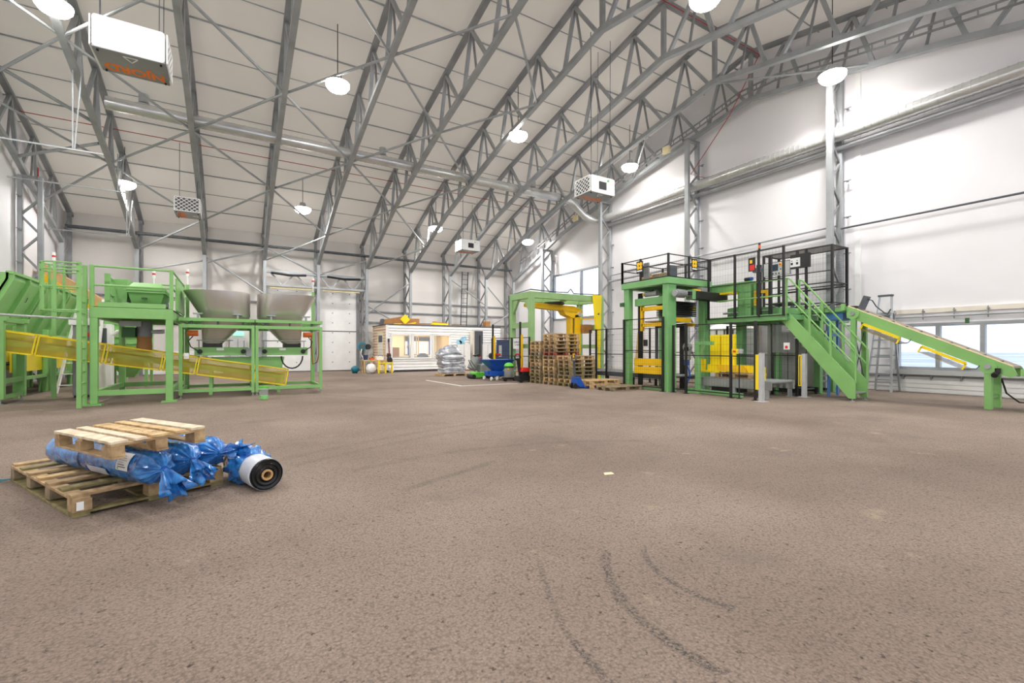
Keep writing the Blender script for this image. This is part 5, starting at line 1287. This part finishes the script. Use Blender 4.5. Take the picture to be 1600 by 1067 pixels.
for k in range(11): ob('roller', MB().tube((12.84,5.4+k*.14,2.2),(13.38,5.4+k*.14,2.2), .03, 10), M['galv'], t)
for k in range(6): ob('clamp', MB().box(12.74,12.8,5.45+k*.24,5.53+k*.24,2.14,2.3+.03*(k%3)), M['dgrey'] if k % 2 else M['green'], t)
for y in (5.4,6.3): ob('leg', MB().box(12.8,12.86,y-.03,y+.03,1.95,2.12).box(13.36,13.42,y-.03,y+.03,1.95,2.12), G2, t)
ob('belt_strip', MB().box(12.9,13.3,5.3,6.6,2.235,2.25), M['belt'], t)
t = thing('blue_tray', 'blue drive tray under the roller table', 'tray', (13.2,5.8,1.9))
ob('tray', MB().box(12.9,13.5,5.55,5.95,1.92,2.1), M['lblue'], t, bevel=.01); ob('leg', MB().box(13.40,13.45,5.88,5.93,0,1.92), M['lblue'], t); ob('leg', MB().box(12.95,13.0,5.88,5.93,0,1.92), M['lblue'], t); ob('brace', MB().box(13.0,13.4,5.89,5.92,1.52,1.6), M['lblue'], t)
# operator cage at the right
t = thing('operator_cage', 'tall black mesh cage around the operator panels at the right end of the platform', 'cage', (14.75,7.4,2.1))
for x,y in ((14.3,8.36),(14.3,7.1),(14.3,6.42),(15.15,6.42),(15.15,8.36),(14.3,7.35)): ob('post', MB().box(x-.03,x+.03,y-.03,y+.03,2.1,4.12), M['black'], t)
f = MB()
for z in (4.1,3.07,2.88,2.5): f.bar((14.3,8.36,z),(14.3,6.42,z), .03)
for z in (4.1,3.07,3.0,2.5): f.bar((14.3,6.42,z),(15.15,6.42,z), .03).bar((15.15,6.42,z),(15.15,8.36,z), .03)
f.bar((14.3,8.36,4.1),(15.15,8.36,4.1), .03).bar((14.3,8.36,3.4),(14.3,6.42,3.4), .025).bar((14.3,8.36,3.86),(14.3,7.4,3.86), .025)
ob('rails', f, M['black'], t)
ob('wire_mesh', MB().mesh((14.3,6.42,3.07),(.85,0,0),(0,0,1.03),.10,.17,.0015).mesh((15.15,6.42,2.5),(0,1.94,0),(0,0,1.6),.10,.17,.0015).mesh((14.3,6.42,3.4),(0,1.94,0),(0,0,.7),.12,.2,.0015), M['black'], t)
ob('roof_panel', MB().box(14.3,15.15,6.42,8.36,4.12,4.135), M['meshroof'], t)
t = thing('operator_terminal', 'light grey control panel with a dark screen, round buttons and yellow switch', 'control panel', (14.22,7.9,3.6))
pn = ob('panel', MB().box(14.2,14.285,7.52,8.3,3.44,3.84), M['lgrey'], t, bevel=.008); ob('screen', MB().box(14.19,14.2,7.86,8.1,3.58,3.78), M['screen'], t)
for k in range(4): ob('button', MB().tube((14.18,8.1-.09*k,3.5),(14.2,8.1-.09*k,3.5), .02, 10), M['black'], t)
ob('button', MB().tube((14.18,7.78,3.62),(14.2,7.78,3.62), .02, 10), M['black'], t); ob('yellow_switch', MB().tube((14.17,7.78,3.76),(14.2,7.78,3.76), .045, 14), M['oyellow'], t); ob('red_knob', MB().tube((14.15,7.78,3.76),(14.17,7.78,3.76), .025, 12), M['red'], t)
t = thing('notice_board', 'black board carrying a white card with printed symbols beside the control panel', 'notice board', (14.2,7.2,3.8))
ob('board', MB().box(14.2,14.285,6.97,7.5,3.57,3.98), M['black'], t); c_ = ob('white_card', MB().box(14.19,14.2,7.22,7.5,3.62,3.88), M['paper'], t)
for y in (7.45,7.3): ob('symbol', MB().box(14.186,14.19,y-.03,y+.03,3.68,3.75).box(14.186,14.19,y-.02,y+.02,3.79,3.81), M['txt'], c_)
# staircase
t = thing('staircase', 'green steel staircase with handrails climbing to the raised work platform', 'stairs', (12.45,5.6,0))
poly = [(6.42,2.1),(4.97,.45),(4.97,.06),(5.1,.06),(6.62,1.93),(6.62,2.1)]
for x in (12.13,12.74): ob('stringer', MB().prism(poly, 'x', x-.015, x+.015), M['green'], t)
for k in range(8):
    f_ = k/8; ob('step', MB().box(12.15,12.73,5.0+f_*1.5,5.2+f_*1.5,.17+f_*1.72,.2+f_*1.72), M['galv'], t)
for x in (12.13,12.74):
    ob('handrail', MB().path([(x,6.5,3.01),(x,6.42,2.98),(x,5.0,1.24),(x,4.97,1.18),(x,4.97,.42)], .021, 8), M['green'], t)
    ob('mid_rail', MB().tube((x,6.5,2.58),(x,4.98,.84), .018), M['green'], t)
    for y,z0,z1 in ((6.5,1.95,3.02),(5.94,1.4,2.4),(5.48,.85,1.82)): ob('rail_post', MB().box(x-.02,x+.02,y-.02,y+.02,z0,z1), M['green'], t)
    ob('levelling_foot', MB().tube((x,5.03,0),(x,5.03,.07), .014).tube((x,5.03,0),(x,5.03,.012), .05, 12), M['galv'], t)
# ---- sloping conveyor
S = .496
zc = lambda y: .82 + (y-2.57)*S
t = thing('sloping_conveyor', 'long green belt conveyor sloping down in front of the right window', 'conveyor', (13.1,4,0))
for x in (12.8,13.38): ob('side_frame', MB().prism([(5.4,zc(5.4)),(2.62,zc(2.62)),(2.56,zc(2.62)-.14),(2.66,zc(2.66)-.22),(5.4,zc(5.4)-.25)], 'x', x-.02, x+.02), M['green'], t)
ob('belt', MB().prism([(5.4,zc(5.4)+.015),(2.62,zc(2.62)+.015),(2.62,zc(2.62)-.02),(5.4,zc(5.4)-.02)], 'x', 12.83, 13.35), M['belt'], t)
for k in range(11):
    y = 2.8 + k*.25; ob('belt_cleat', MB().box(12.86,12.93,y-.03,y+.03,zc(y)+.0,zc(y)+.035), M['dgrey'], t)
ob('edge_strip', MB().prism([(5.4,zc(5.4)+.005),(2.62,zc(2.62)+.005),(2.62,zc(2.62)+.03),(5.4,zc(5.4)+.03)], 'x', 12.79, 12.82), M['cream'], t)
for y,top in ((2.96,.82),(5.28,2.02)):
    for x in (12.8,13.36):
        ob('leg', MB().box(x-.05,x+.05,y-.055,y+.055,0,top), M['green'], t, bevel=.008)
    ob('pivot_plate', MB().tube((12.74,y,top+.02),(12.78,y,top+.02), .13, 18), M['green'], t); ob('pivot_bolt', MB().tube((12.72,y,top+.03),(12.74,y,top+.03), .05, 12), M['galv'], t)
    ob('cross_bar', MB().box(12.85,13.31,y-.03,y+.03,.22,.28), M['green'], t)
ob('cross_brace', MB().tube((12.8,5.28,.4),(13.36,5.28,1.7), .012, 6).tube((13.36,5.28,.4),(12.8,5.28,1.7), .012, 6), M['dgrey'], t)
for y0, y1 in ((4.36,5.06),(3.27,3.98)):
    a = V((12.74,y1,zc(y1)-.27)); b = V((12.74,y0,zc(y0)-.27)); dn_ = V((0,.06,-.12))
    g_ = ob('yellow_guard', MB().bar(a,b,.03,.06).bar(a,a+dn_,.03,.03).bar(b,b+dn_,.03,.03), M['yellow'], t)
    ob('guard_sheet', MB().add([a+dn_,b+dn_,b+dn_+V((.6,0,0)),a+dn_+V((.6,0,0)),a+dn_+V((0,0,.008)),b+dn_+V((0,0,.008)),b+dn_+V((.6,0,.008)),a+dn_+V((.6,0,.008))],[(3,2,1,0),(4,5,6,7),(0,1,5,4),(1,2,6,5),(2,3,7,6),(3,0,4,7)]), M['guard'], g_)
    ob('wire_stay', MB().path([tuple(b+dn_),(12.74,y0-.15,zc(y0)-.37),(12.74,y0-.2,zc(y0)-.3)], .01, 6), M['dgrey'], t)
ob('drive_motor', MB().tube((12.68,2.85,.68),(12.78,2.85,.72), .05, 12).box(12.74,12.78,2.78,2.86,.72,.82), M['black'], t)
ob('cable', MB().path([(13.36,2.9,.6),(13.45,2.85,.3),(13.6,2.7,.12),(13.8,2.4,.1)], .016, 6), M['black'], t)
t = thing('infeed_conveyor', 'green conveyor end section cut off by the right edge of the picture', 'conveyor', (13.1,2,0))
ob('side_frame', MB().box(12.78,12.82,.9,2.52,.68,.81), M['green'], t); ob('side_frame', MB().box(13.36,13.4,.9,2.52,.68,.81), M['green'], t); ob('belt', MB().box(12.82,13.36,.9,2.5,.77,.8), M['lgrey'], t)
for y in (1.1,2.42):
    for x in (12.8,13.38): ob('leg', MB().box(x-.04,x+.04,y-.04,y+.04,0,.68), M['green'], t)
t = thing('sensor_bracket', 'tilted dark sensor box on the upper end of the sloping conveyor', 'sensor', (13.0,5.15,2.25))
ob('box', MB().bar((13.0,5.2,2.16),(13.0,5.08,2.46), .2, .08, (0,1,0)), M['dgrey'], t); ob('cable', MB().path([(13.0,5.1,2.4),(13.0,4.98,2.35),(13.0,4.9,2.2),(13.0,4.75,2.05),(13.0,4.68,2.0),(13.0,4.62,2.12)], .012, 6), M['black'], t)
# ---- aluminium step ladder under the window
t = thing('step_ladder', 'tall aluminium double step ladder standing at the gable wall left of the window', 'ladder', (15.6,5.75,0))
for yb, yt in ((6.05,5.80),(5.47,5.53)):
    ob('front_stile', MB().bar((15.42,yb,0),(15.62,yt,2.68), .06, .03), M['alu'], t); ob('rear_stile', MB().bar((15.98,yb,0),(15.74,yt,2.2), .05, .025), M['alu'], t)
for k in range(9):
    z = .27 + k*.235; f_ = z/2.68
    ob('step', MB().box(15.42+.2*f_-.05,15.42+.2*f_+.05,5.47+.06*f_,6.05-.25*f_,z-.018,z+.018), M['alu'], t)
for k in range(3): ob('rear_bar', MB().box(15.9-.07*k,15.93-.07*k,5.5,6.0,.3+.7*k,.33+.7*k), M['alu'], t)
ob('platform', MB().box(15.55,15.85,5.5,5.84,2.18,2.22), M['alu'], t); ob('back_panel', MB().box(15.66,15.67,5.55,5.8,2.02,2.18), M['lgrey'], t); ob('top_bar', MB().box(15.56,15.68,5.5,5.83,2.66,2.71), M['dgrey'], t)

# ---- things glimpsed behind the right line
t = thing('grey_cabinet', 'large pale grey cabinet under the work platform behind the staircase', 'cabinet', (14.9,7.5,0))
ob('body', MB().box(14.55,15.22,6.7,8.3,.08,1.72), M['lgrey'], t, bevel=.01); ob('plinth', MB().box(14.6,15.2,6.75,8.25,0,.08), M['black'], t)
for y in (7.23,7.76): ob('door_gap', MB().box(14.545,14.55,y-.01,y+.01,.12,1.7), M['dgrey'], t)
t = thing('hooded_cabinet', 'white cabinet with a sloped hood behind the yellow magazine', 'cabinet', (14.6,9.65,0))
ob('body', MB().box(14.2,15.0,9.1,10.25,.0,1.88), M['white'], t); ob('hood', MB().frustum((14.15,15.05,9.05,10.3,1.88),(14.4,14.8,9.4,9.95,2.12)), M['white'], t)
for y in (9.35,9.65,9.95): ob('dark_slot', MB().box(14.19,14.2,y-.03,y+.03,1.2,1.84), M['dgrey'], t)
for y0,y1,lb in ((9.5,9.8,'tan board leaning on the gable wall behind the yellow magazine'),(15.0,15.3,'tan board leaning on the gable wall seen through the press tower')):
    tag(ob('board', MB().add([(15.75,y0,0),(15.79,y0,0),(15.79,y1,0),(15.75,y1,0),(16.02,y0,2.0),(16.06,y0,2.0),(16.06,y1,2.0),(16.02,y1,2.0)], [(3,2,1,0),(4,5,6,7),(0,1,5,4),(1,2,6,5),(2,3,7,6),(3,0,4,7)]), M['tan'], loc=(15.9,(y0+y1)/2,0)), lb, 'board')
t = thing('low_frame', 'low black frame with rollers on the floor beneath the work platform', 'frame', (12.9,6.9,0))
for x in (12.5,13.3): ob('rail', MB().box(x-.03,x+.03,6.3,7.6,.06,.18), M['black'], t)
for k in range(6): ob('roller', MB().tube((12.53,6.4+k*.2,.14),(13.27,6.4+k*.2,.14), .03, 10), M['dgrey'], t)
for y in (6.35,7.55): ob('foot', MB().box(12.47,12.53,y-.03,y+.03,0,.06).box(13.27,13.33,y-.03,y+.03,0,.06), M['black'], t)
for y0, lb in ((9.05,'black cable chain mast inside the right half of the press tower'),):
    t = thing('cable_mast', lb, 'mast', (11.6,9.3,0))
    ob('mast', MB().box(11.55,11.72,9.2,9.34,0,1.95), M['black'], t); ob('rail', MB().box(11.2,11.26,9.9,9.98,.45,1.95), M['dgrey'], t); ob('cross_beam', MB().box(11.2,11.72,9.3,9.96,1.85,1.95), M['black'], t)
# ================================================================== EURO PALLETS IN STACKS
def pallet(L=1.02, Wd=.68, H=.122):               # local: 3 blocks on the short -X face, origin at base centre
    t = thing('wooden_pallet', '', 'pallet', (0,0,0))
    bh = H*.58; bt = H*.15
    dk = []
    for k in range(5):
        w_ = .105 if k in (0,2,4) else .075; y = -Wd/2 + .052 + k*(Wd-.105)/4
        dk.append(('deck_board', MB().box(-L/2, L/2, y-w_/2, y+w_/2, H-bt, H)))
    items = dk
    for x in (-L/2+.05, 0, L/2-.05): items.append(('cross_board', MB().box(x-.05, x+.05, -Wd/2, Wd/2, H-2*bt, H-bt)))
    for x in (-L/2+.05, 0, L/2-.05):
        for y in (-Wd/2+.05, 0, Wd/2-.05):
            items.append(('block', MB().box(x-.055, x+.055, y-.045, y+.045, bt, H-2*bt)))
    for y in (-Wd/2+.05, 0, Wd/2-.05): items.append(('skid', MB().box(-L/2, L/2, y-.045, y+.045, 0, bt)))
    for nm, m_ in items: ob(nm, m_, M['wood'], t)
    return t
P0 = pallet()
first_p = [True]
def put_pallet(x, y, z, rz, label, woods, group=None, sx=1.0):
    if first_p[0]:
        o = P0; first_p[0] = False; o.location = (x,y,z); o.rotation_euler = (0,0,rz); o['label'] = label
    else: o = dup(P0, (x,y,z), rz, label)
    if group: o['group'] = group
    o.scale = (sx,1,1)
    for ch in o.children:
        ch.material_slots[0].link = 'OBJECT'; ch.material_slots[0].material = woods[1] if ch.name.startswith('deck') else woods[0]
    return o
Wd_, Wg, Wn, Wm, Wr = M['wood'], M['wood_grey'], M['wood_new'], M['wood_green'], M['wood_red']
rd = random.Random(5)
def stack(x, y, n, where, mats, grp):
    for k in range(n):
        pos = 'bottom' if k == 0 else 'topmost' if k == n-1 else '%s from the bottom' % ORD[k+1]
        a, b = mats[k % len(mats)] if not isinstance(mats, dict) else mats.get(k, (Wd_, Wd_))
        put_pallet(x + rd.uniform(-.02,.02), y + rd.uniform(-.015,.015), k*.1225, rd.uniform(-.012,.012), 'wooden pallet, %s of the %s stack' % (pos, where), (a, b), grp)
stack(9.56,13.44,12,'rear left, middle-height', [(Wm,Wg),(Wg,Wm),(Wm,Wm),(Wd_,Wg),(Wg,Wg),(Wn,Wd_),(Wd_,Wg),(Wm,Wg),(Wg,Wd_),(Wd_,Wn),(Wn,Wd_),(Wd_,Wd_)], 'pallets of the rear left stack')
stack(9.58,12.64,14,'tallest, middle', [(Wd_,Wg),(Wn,Wd_),(Wg,Wm),(Wd_,Wg),(Wn,Wd_),(Wd_,Wg),(Wn,Wn),(Wg,Wg),(Wr,Wr),(Wg,Wd_),(Wd_,Wg),(Wd_,Wd_),(Wn,Wd_),(Wn,Wn)], 'pallets of the tallest stack')
stack(9.60,11.85,8,'front, lowest', [(Wm,Wm),(Wn,Wd_),(Wm,Wg),(Wg,Wm),(Wm,Wm),(Wd_,Wg),(Wd_,Wd_),(Wn,Wd_)], 'pallets of the front stack')
put_pallet(9.75,10.93,0,0,'lower of two fresh pallets on the blue pallet jack',(Wn,Wn),sx=1.14)
put_pallet(9.75,10.93,.1225,0,'upper of two fresh pallets on the blue pallet jack',(Wn,Wn),sx=1.14)
put_pallet(9.72,10.0,0,0,'single weathered pallet lying flat in front of the press tower fence',(Wg,Wg),sx=1.17)
put_pallet(11.5,7.35,.435,PI/2,'wooden pallet lying under the yellow magazine on the grey roller conveyor',(Wd_,Wn))
# blue pallet jack
t = thing('pallet_jack', 'blue hand pallet jack with its dark tiller upright at the fresh pallets', 'pallet jack', (8.95,11.05,0))
ob('body', MB().prism([(8.86,.12),(8.88,.34),(8.98,.36),(9.16,.08),(9.16,.03),(9.0,.03)], 'y', 10.9, 11.2), M['blue'], t, bevel=.01)
for y in (10.83,11.05): ob('fork', MB().box(9.1,10.1,y-.045,y+.045,.02,.05), M['blue'], t)
ob('tiller', MB().bar((8.9,11.05,.3),(8.86,11.05,.85), .05, .05, (0,1,0)), M['dgrey'], t)
hd = ob('tiller_head', MB().path([(8.86,11.05+.11*math.cos(a),.92+.10*math.sin(a)) for a in [2*PI*i/16 for i in range(17)]], .02, 8), M['dgrey'], t); ob('lever', MB().box(8.83,8.87,11.03,11.07,.93,1.06), M['oyellow'], hd)
for y in (10.97,11.13): ob('wheel', MB().tube((8.86,y-.03,.085),(8.86,y+.03,.085), .085, 18), M['rubber'], t)

# ================================================================== FOREGROUND: PALLETS AND WRAPPED ROLLS
e1 = V((.44,-.898,0)); e2 = V((.898,.44,0)); UP = V((0,0,1))
C0 = V((-1.73,5.94,0))                            # back left bottom corner; e1 runs to the front corner, e2 to the right
def L3(a, b, z): return C0 + e1*a + e2*b + UP*z
def lb(mb_, a0, a1, b0, b1, z0, z1):
    v = [L3(a,b,z) for z in (z0,z1) for a,b in ((a0,b0),(a1,b0),(a1,b1),(a0,b1))]
    return mb_.add(v, [(0,1,2,3),(7,6,5,4),(4,5,1,0),(5,6,2,1),(6,7,3,2),(7,4,0,3)])
t = thing('long_pallet', 'long weathered wooden pallet lying under the blue rolls in the foreground', 'pallet', tuple(L3(.85,.5,0)))
A_, B_ = 1.72, 1.0
for b in (.0,.45,.90): ob('bottom_board', lb(MB(), 0, A_, b, b+.1, 0, .02), M['wood_green'], t, bevel=.003)
for a in (0,A_-.1): ob('bottom_cross_board', lb(MB(), a, a+.1, 0, B_, .02, .036), M['wood_green'], t)
for a in (0,.52,1.06,1.60):
    for b in (0,.45,.89): ob('block', lb(MB(), a, a+.12, b, b+.11, .036, .122), M['wood_grey'] if a < 1.5 else M['wood'], t, bevel=.004)
for b in (0,.45,.9): ob('stringer_board', lb(MB(), 0, A_, b, b+.1, .122, .142), M['wood'], t, bevel=.003)
rdp = random.Random(2)
for k in range(7):
    a = .0 + k*.268; w_ = .105 + rdp.uniform(-.008,.012)
    ob('top_board', lb(MB(), a, min(a+w_, A_), rdp.uniform(-.01,.01), B_+rdp.uniform(-.01,.01), .142, .162), (M['wood'],M['wood_green'],M['wood'],M['wood_new'])[k % 4], t, bevel=.003)
tagp = ob('pallet_stamp', MB().add([L3(1.725,.02,.05),L3(1.725,.06,.05),L3(1.725,.06,.11),L3(1.725,.02,.11),L3(1.73,.02,.05),L3(1.73,.06,.05),L3(1.73,.06,.11),L3(1.73,.02,.11)], [(0,1,2,3),(7,6,5,4),(4,5,1,0),(5,6,2,1),(6,7,3,2),(7,4,0,3)]), M['paper'], t)
tag(ob('green_strap', MB().path([L3(.05,-.02,.03),L3(.03,-.12,.012),L3(-.02,-.22,.012),L3(-.06,-.12,.02),L3(.0,.0,.02)], .006, 6), M['teal'], loc=tuple(L3(0,-.1,0))), 'loose green strapping at the left corner of the long pallet', 'strap')
tag(ob('torn_label', MB().add([L3(.95,.33,.165),L3(1.22,.40,.168),L3(1.22,.62,.168),L3(1.0,.62,.172),L3(.95,.33,.167),L3(1.22,.40,.170),L3(1.22,.62,.170),L3(1.0,.62,.174)], [(3,2,1,0),(4,5,6,7),(0,1,5,4),(1,2,6,5),(2,3,7,6),(3,0,4,7)]), M['whitefilm'], loc=tuple(L3(1,.4,.16))), 'pale torn sheet lying on the pallet under the front roll', 'sheet')

# wrapped rolls: plastic gathered and tied at the near end
def wrapped_roll(name, label, p0, p1, R, seed, tail, smooth_mid=True):
    p0 = V(p0); p1 = V(p1); d = (p1-p0); Ln = d.length; d.normalize()
    a = d.cross(UP).normalized(); b = a.cross(d)      # a: sideways, b: up
    rd_ = random.Random(seed); n = 72
    ph = [rd_.uniform(0, 2*PI) for _ in range(6)]
    t = thing(name, label, 'film roll', tuple((p0+p1)/2))
    st = []
    def ring(s, r, wr, cx=0, cz=0):
        out = []
        for i in range(n):
            th_ = 2*PI*i/n
            q = r*(1 + wr*(math.sin(th_*9+ph[0]+s*3) *.5+ math.sin(th_*17+ph[1]-s*5)*.35 + math.sin(th_*5+ph[2]+s*11)*.4 + rd_.uniform(-.25,.25)))
            q += .0035*math.sin(th_*4+ph[3]+s*22)*(1-math.exp(-s*2)) + .002*math.sin(th_*11 + s*41 + ph[4])
            out.append(p0 + d*s + a*(q*math.cos(th_)+cx) + b*(q*math.sin(th_)+cz))
        return out
    rings = [ring(0, R*.25, .2), ring(.0, R*.75, .08), ring(.02, R*.97, .02)]
    m_ = 34
    for k in range(m_+1):
        s = .03 + (Ln-.06)*k/m_
        crease = .02 if k in (12,) else 0
        rings.append(ring(s, R*(1-crease), .006))
    for s, r, wr in ((0,.985,.03),(.04,.93,.11),(.075,.80,.20),(.10,.62,.28),(.12,.42,.30),(.135,.24,.22),(.15,.17,.2)): rings.append(ring(Ln-.03+s, R*r, wr))
    mb_ = loft(rings, caps=(True, False))
    ob('wrap', mb_, M['bluewrap'], t, smooth=True)
    # flared tail behind the tie: a crumpled skirt of film
    tl = MB(); k0 = Ln-.03+.15; nn = 40; rows_ = 7
    for j in range(rows_):
        f_ = j/(rows_-1); 
        for i in range(nn):
            th_ = 2*PI*i/nn
            r = R*(.17 + .62*f_)*(1+.35*math.sin(th_*6+ph[5])*f_+.22*math.sin(th_*13+ph[1])*f_) + rd_.uniform(-.006,.006)
            dr = V(tail)*f_**1.3
            pt_ = p0 + d*(k0 + .05*f_ + .03*math.sin(th_*5+ph[2])*f_) + a*(r*math.cos(th_)*.9) + b*(r*math.sin(th_)*.55) + dr
            if pt_.z < .012: pt_.z = .012
            tl.v.append(pt_)
    for j in range(rows_-1):
        for i in range(nn): tl.f.append((j*nn+i, j*nn+(i+1)%nn, (j+1)*nn+(i+1)%nn, (j+1)*nn+i))
    o = ob('gathered_tail', tl, M['bluewrap'], t, smooth=True); sd = o.modifiers.new('thickness', 'SOLIDIFY'); sd.thickness = .003
    ob('tie', MB().tube(p0+d*(k0-.02), p0+d*(k0+.01), R*.19, 14), M['blue'], t)
    return t, p0, d, a, b
R_ = .128; ZR = .162 + R_
t1, q0, qd, qa, qb = wrapped_roll('wrapped_roll', 'blue plastic wrapped roll with a white label, frontmost on the long pallet', (-1.34,5.76,ZR), (-.51,4.45,ZR), R_, 1, (.06,.0,-.16))
t2 = wrapped_roll('wrapped_roll', 'blue plastic wrapped roll in the middle on the long pallet', (-1.17,5.99,ZR), (-.345,4.68,ZR), R_, 4, (.05,-.02,-.12))[0]
t3 = wrapped_roll('wrapped_roll', 'blue plastic wrapped roll farthest back on the long pallet', (-.99,6.18,ZR), (-.158,4.87,ZR), R_, 9, (.12,.06,.02))[0]
# paper label wrapped on the front roll (its outward side), with printed lines
def patch(s0, s1, a0, a1, R, nm, m_, par, cuts=8):
    mb_ = MB()
    for rr in (R, R+.0025):
        for i in range(cuts+1):
            th_ = a0 + (a1-a0)*i/cuts
            for s in (s0, s1): mb_.v.append(q0 + qd*s + qa*(rr*math.cos(th_)) + qb*(rr*math.sin(th_)))
    k_ = 2*(cuts+1)
    for i in range(cuts):
        c = 2*i
        mb_.f += [(k_+c, k_+c+1, k_+c+3, k_+c+2), (c, c+2, c+3, c+1)]
    return ob(nm, mb_, m_, par)
sgn = 1 if (qa.dot(V((0,-1,0))) > 0) else -1
angs = lambda deg: math.radians(deg) if sgn > 0 else PI - math.radians(deg)
lbp = patch(1.27,1.44, angs(-6), angs(52), R_+.006, 'label', M['paper'], t1)
for k in range(6): patch(1.30,1.41-(k%3)*.02, angs(4+k*7), angs(6.5+k*7), R_+.0092, 'print_line', M['lgrey'] if k > 1 else M['dgrey'], lbp, 2)
patch(1.29,1.315, angs(-3), angs(2), R_+.0092, 'green_dot', M['lime'], lbp, 2)
patch(.80,1.10, angs(-42), angs(-14), R_+.006, 'pale_strip', M['whitefilm'], t1)
patch(.64,.66, angs(-80), angs(80), R_+.006, 'dark_seam', M['navy'], t1, 14)

# opened roll on the floor: black film layers, white outer sheet, cardboard core, blue wrap pushed back
RR = .131; f0 = V((.245,4.42,RR+.004)); fd = V((-.28,.96,0)).normalized(); fa = fd.cross(UP).normalized()
t = thing('opened_roll', 'opened roll of black film with white outer sheet lying on the floor beside the pallet', 'film roll', tuple(f0))
def rring(s, r, n=56, wob=0, seed=0):
    rd_ = random.Random(seed); o = []
    for i in range(n):
        th_ = 2*PI*i/n; q = r*(1+wob*(math.sin(th_*7+s*30)*.6+math.sin(th_*13-s*17)*.5+rd_.uniform(-.4,.4)))
        p = f0 + fd*s + fa*(q*math.cos(th_)) + UP*(q*math.sin(th_))
        p.z = max(p.z, .004); o.append(p)
    return o
prof = [(.0,.044)]; r = .05
k = 0
while r < RR-.002:
    prof.append((.004*(k % 2) + .002*math.sin(k*2.1), r)); r += .0055; k += 1
prof.append((.004, RR-.002)); prof.append((.72, RR-.002))
ob('film_layers', loft([rring(s, r) for s, r in prof], caps=(False, True)), M['blacksheet'], t, smooth=True)
ob('outer_sheet', loft([rring(s, RR+.0015, 56, .004, 3) for s in (.012,.06,.12,.18,.24,.31)], caps=(False, False)), M['whitefilm'], t, smooth=True).modifiers.new('thickness','SOLIDIFY').thickness = .002
ob('core', loft([rring(.7, .045), rring(-.012, .045), rring(-.012, .03), rring(.7, .03)], caps=(False, False)), M['card'], t, smooth=True)
ob('pushed_back_wrap', loft([rring(s, RR+q, 72, w_, 5+i) for i, (s, q, w_) in enumerate(((.26,.004,.03),(.30,.014,.06),(.34,.032,.10),(.38,.02,.12),(.43,.044,.12),(.48,.03,.12),(.54,.036,.12),(.60,.016,.10),(.67,-.012,.12),(.73,-.06,.2),(.77,-.10,.3)))], caps=(False, True)), M['bluewrap'], t, smooth=True)

# small pallet on top of the rolls
u1 = V((.481,-.877,.015)).normalized(); u2 = V((.877,.481,.045)).normalized(); u3 = u1.cross(u2).normalized()
if u3.z < 0: u3 = -u3
D0 = V((-1.216,5.03,.162 + 2*R_ + .004))
def U3(a, b, z): return D0 + u1*a + u2*b + u3*z
def ub(mb_, a0, a1, b0, b1, z0, z1):
    v = [U3(a,b,z) for z in (z0,z1) for a,b in ((a0,b0),(a1,b0),(a1,b1),(a0,b1))]
    return mb_.add(v, [(0,1,2,3),(7,6,5,4),(4,5,1,0),(5,6,2,1),(6,7,3,2),(7,4,0,3)])
t = thing('short_pallet', 'pale five-board pallet lying on top of the blue wrapped rolls', 'pallet', tuple(U3(.4,.3,0)))
PA, PB = 1.05, .60
for b in (0,.265,.52): ob('bottom_board', ub(MB(), 0, PA, b, b+.08, 0, .014), M['wood'], t, bevel=.003)
for a in (0,.42,.90):
    for b in (0,.26,.52): ob('block', ub(MB(), a, a+(.15 if a > .8 else .10), b, b+.08, .014, .088), M['wood'], t, bevel=.004)
for a in (0,.47,.95): ob('stringer_board', ub(MB(), a, a+.1, 0, PB, .088, .106), M['wood'], t, bevel=.003)
for k, (b, w_, m_) in enumerate(((0,.10,'wood_pale'),(.135,.07,'wood_pale'),(.245,.105,'wood_new'),(.39,.07,'wood_new'),(.50,.10,'wood_pale'))):
    ob('top_board', ub(MB(), -.004*k, PA+.006*((k*3) % 4), b, b+w_, .106, .126), M[m_], t, bevel=.003)
for k in range(12):
    a = .62 + rdp.uniform(0,.3); b = .25 + rdp.uniform(.01,.09)
    ob('stamp_mark', ub(MB(), a, a+.02, b, b+.007, .1261, .1266), M['dgrey'], t)
# small white scrap on the asphalt
tag(ob('paper_scrap', MB().prism([(3.02,3.30),(3.12,3.28),(3.14,3.34),(3.06,3.36)], 'z', .001, .006), M['cream'], loc=(3.05,3.3,0)), 'small pale scrap on the open asphalt floor', 'scrap')
# ------------------------------------------------------------------ group phrases for repeated things
GR = {'roof_truss':'lattice roof trusses','purlin':'purlins under the roof','wind_brace':'tie bars of the roof and walls','high_bay_lamp':'hanging hall lamps','air_heater':'hanging air heaters',
      'gable_column':'lattice columns of the gable walls','signal_light':'signal lights on the left line','wall_girt':'girts on the far wall','smoke_detector':'ceiling detectors','feed_bunker':'bunkers along the left wall',
      'weigh_hopper':'steel hoppers','hopper_frame':'frames under the hoppers','wrapped_roll':'wrapped rolls on the long pallet','mesh_fence':'black mesh fences','hanging_rail':'conduit rails at the left',
      'red_cable':'red cables under the roof','light_barrier_post':'light barrier posts','tinted_panel':'tinted fence panels','wall_pipe':'pipes along the gable wall','cupboard':'white cupboards at the cabin','sack':'sacks by the work bench','warning_sign':'warning signs on the right line','cardboard_box':'cartons on the cabin roof'}
for o in COL.objects:
    if o.parent is None and 'label' in o and 'group' not in o:
        k = o.name.split('.')[0]
        if k in GR: o['group'] = GR[k]
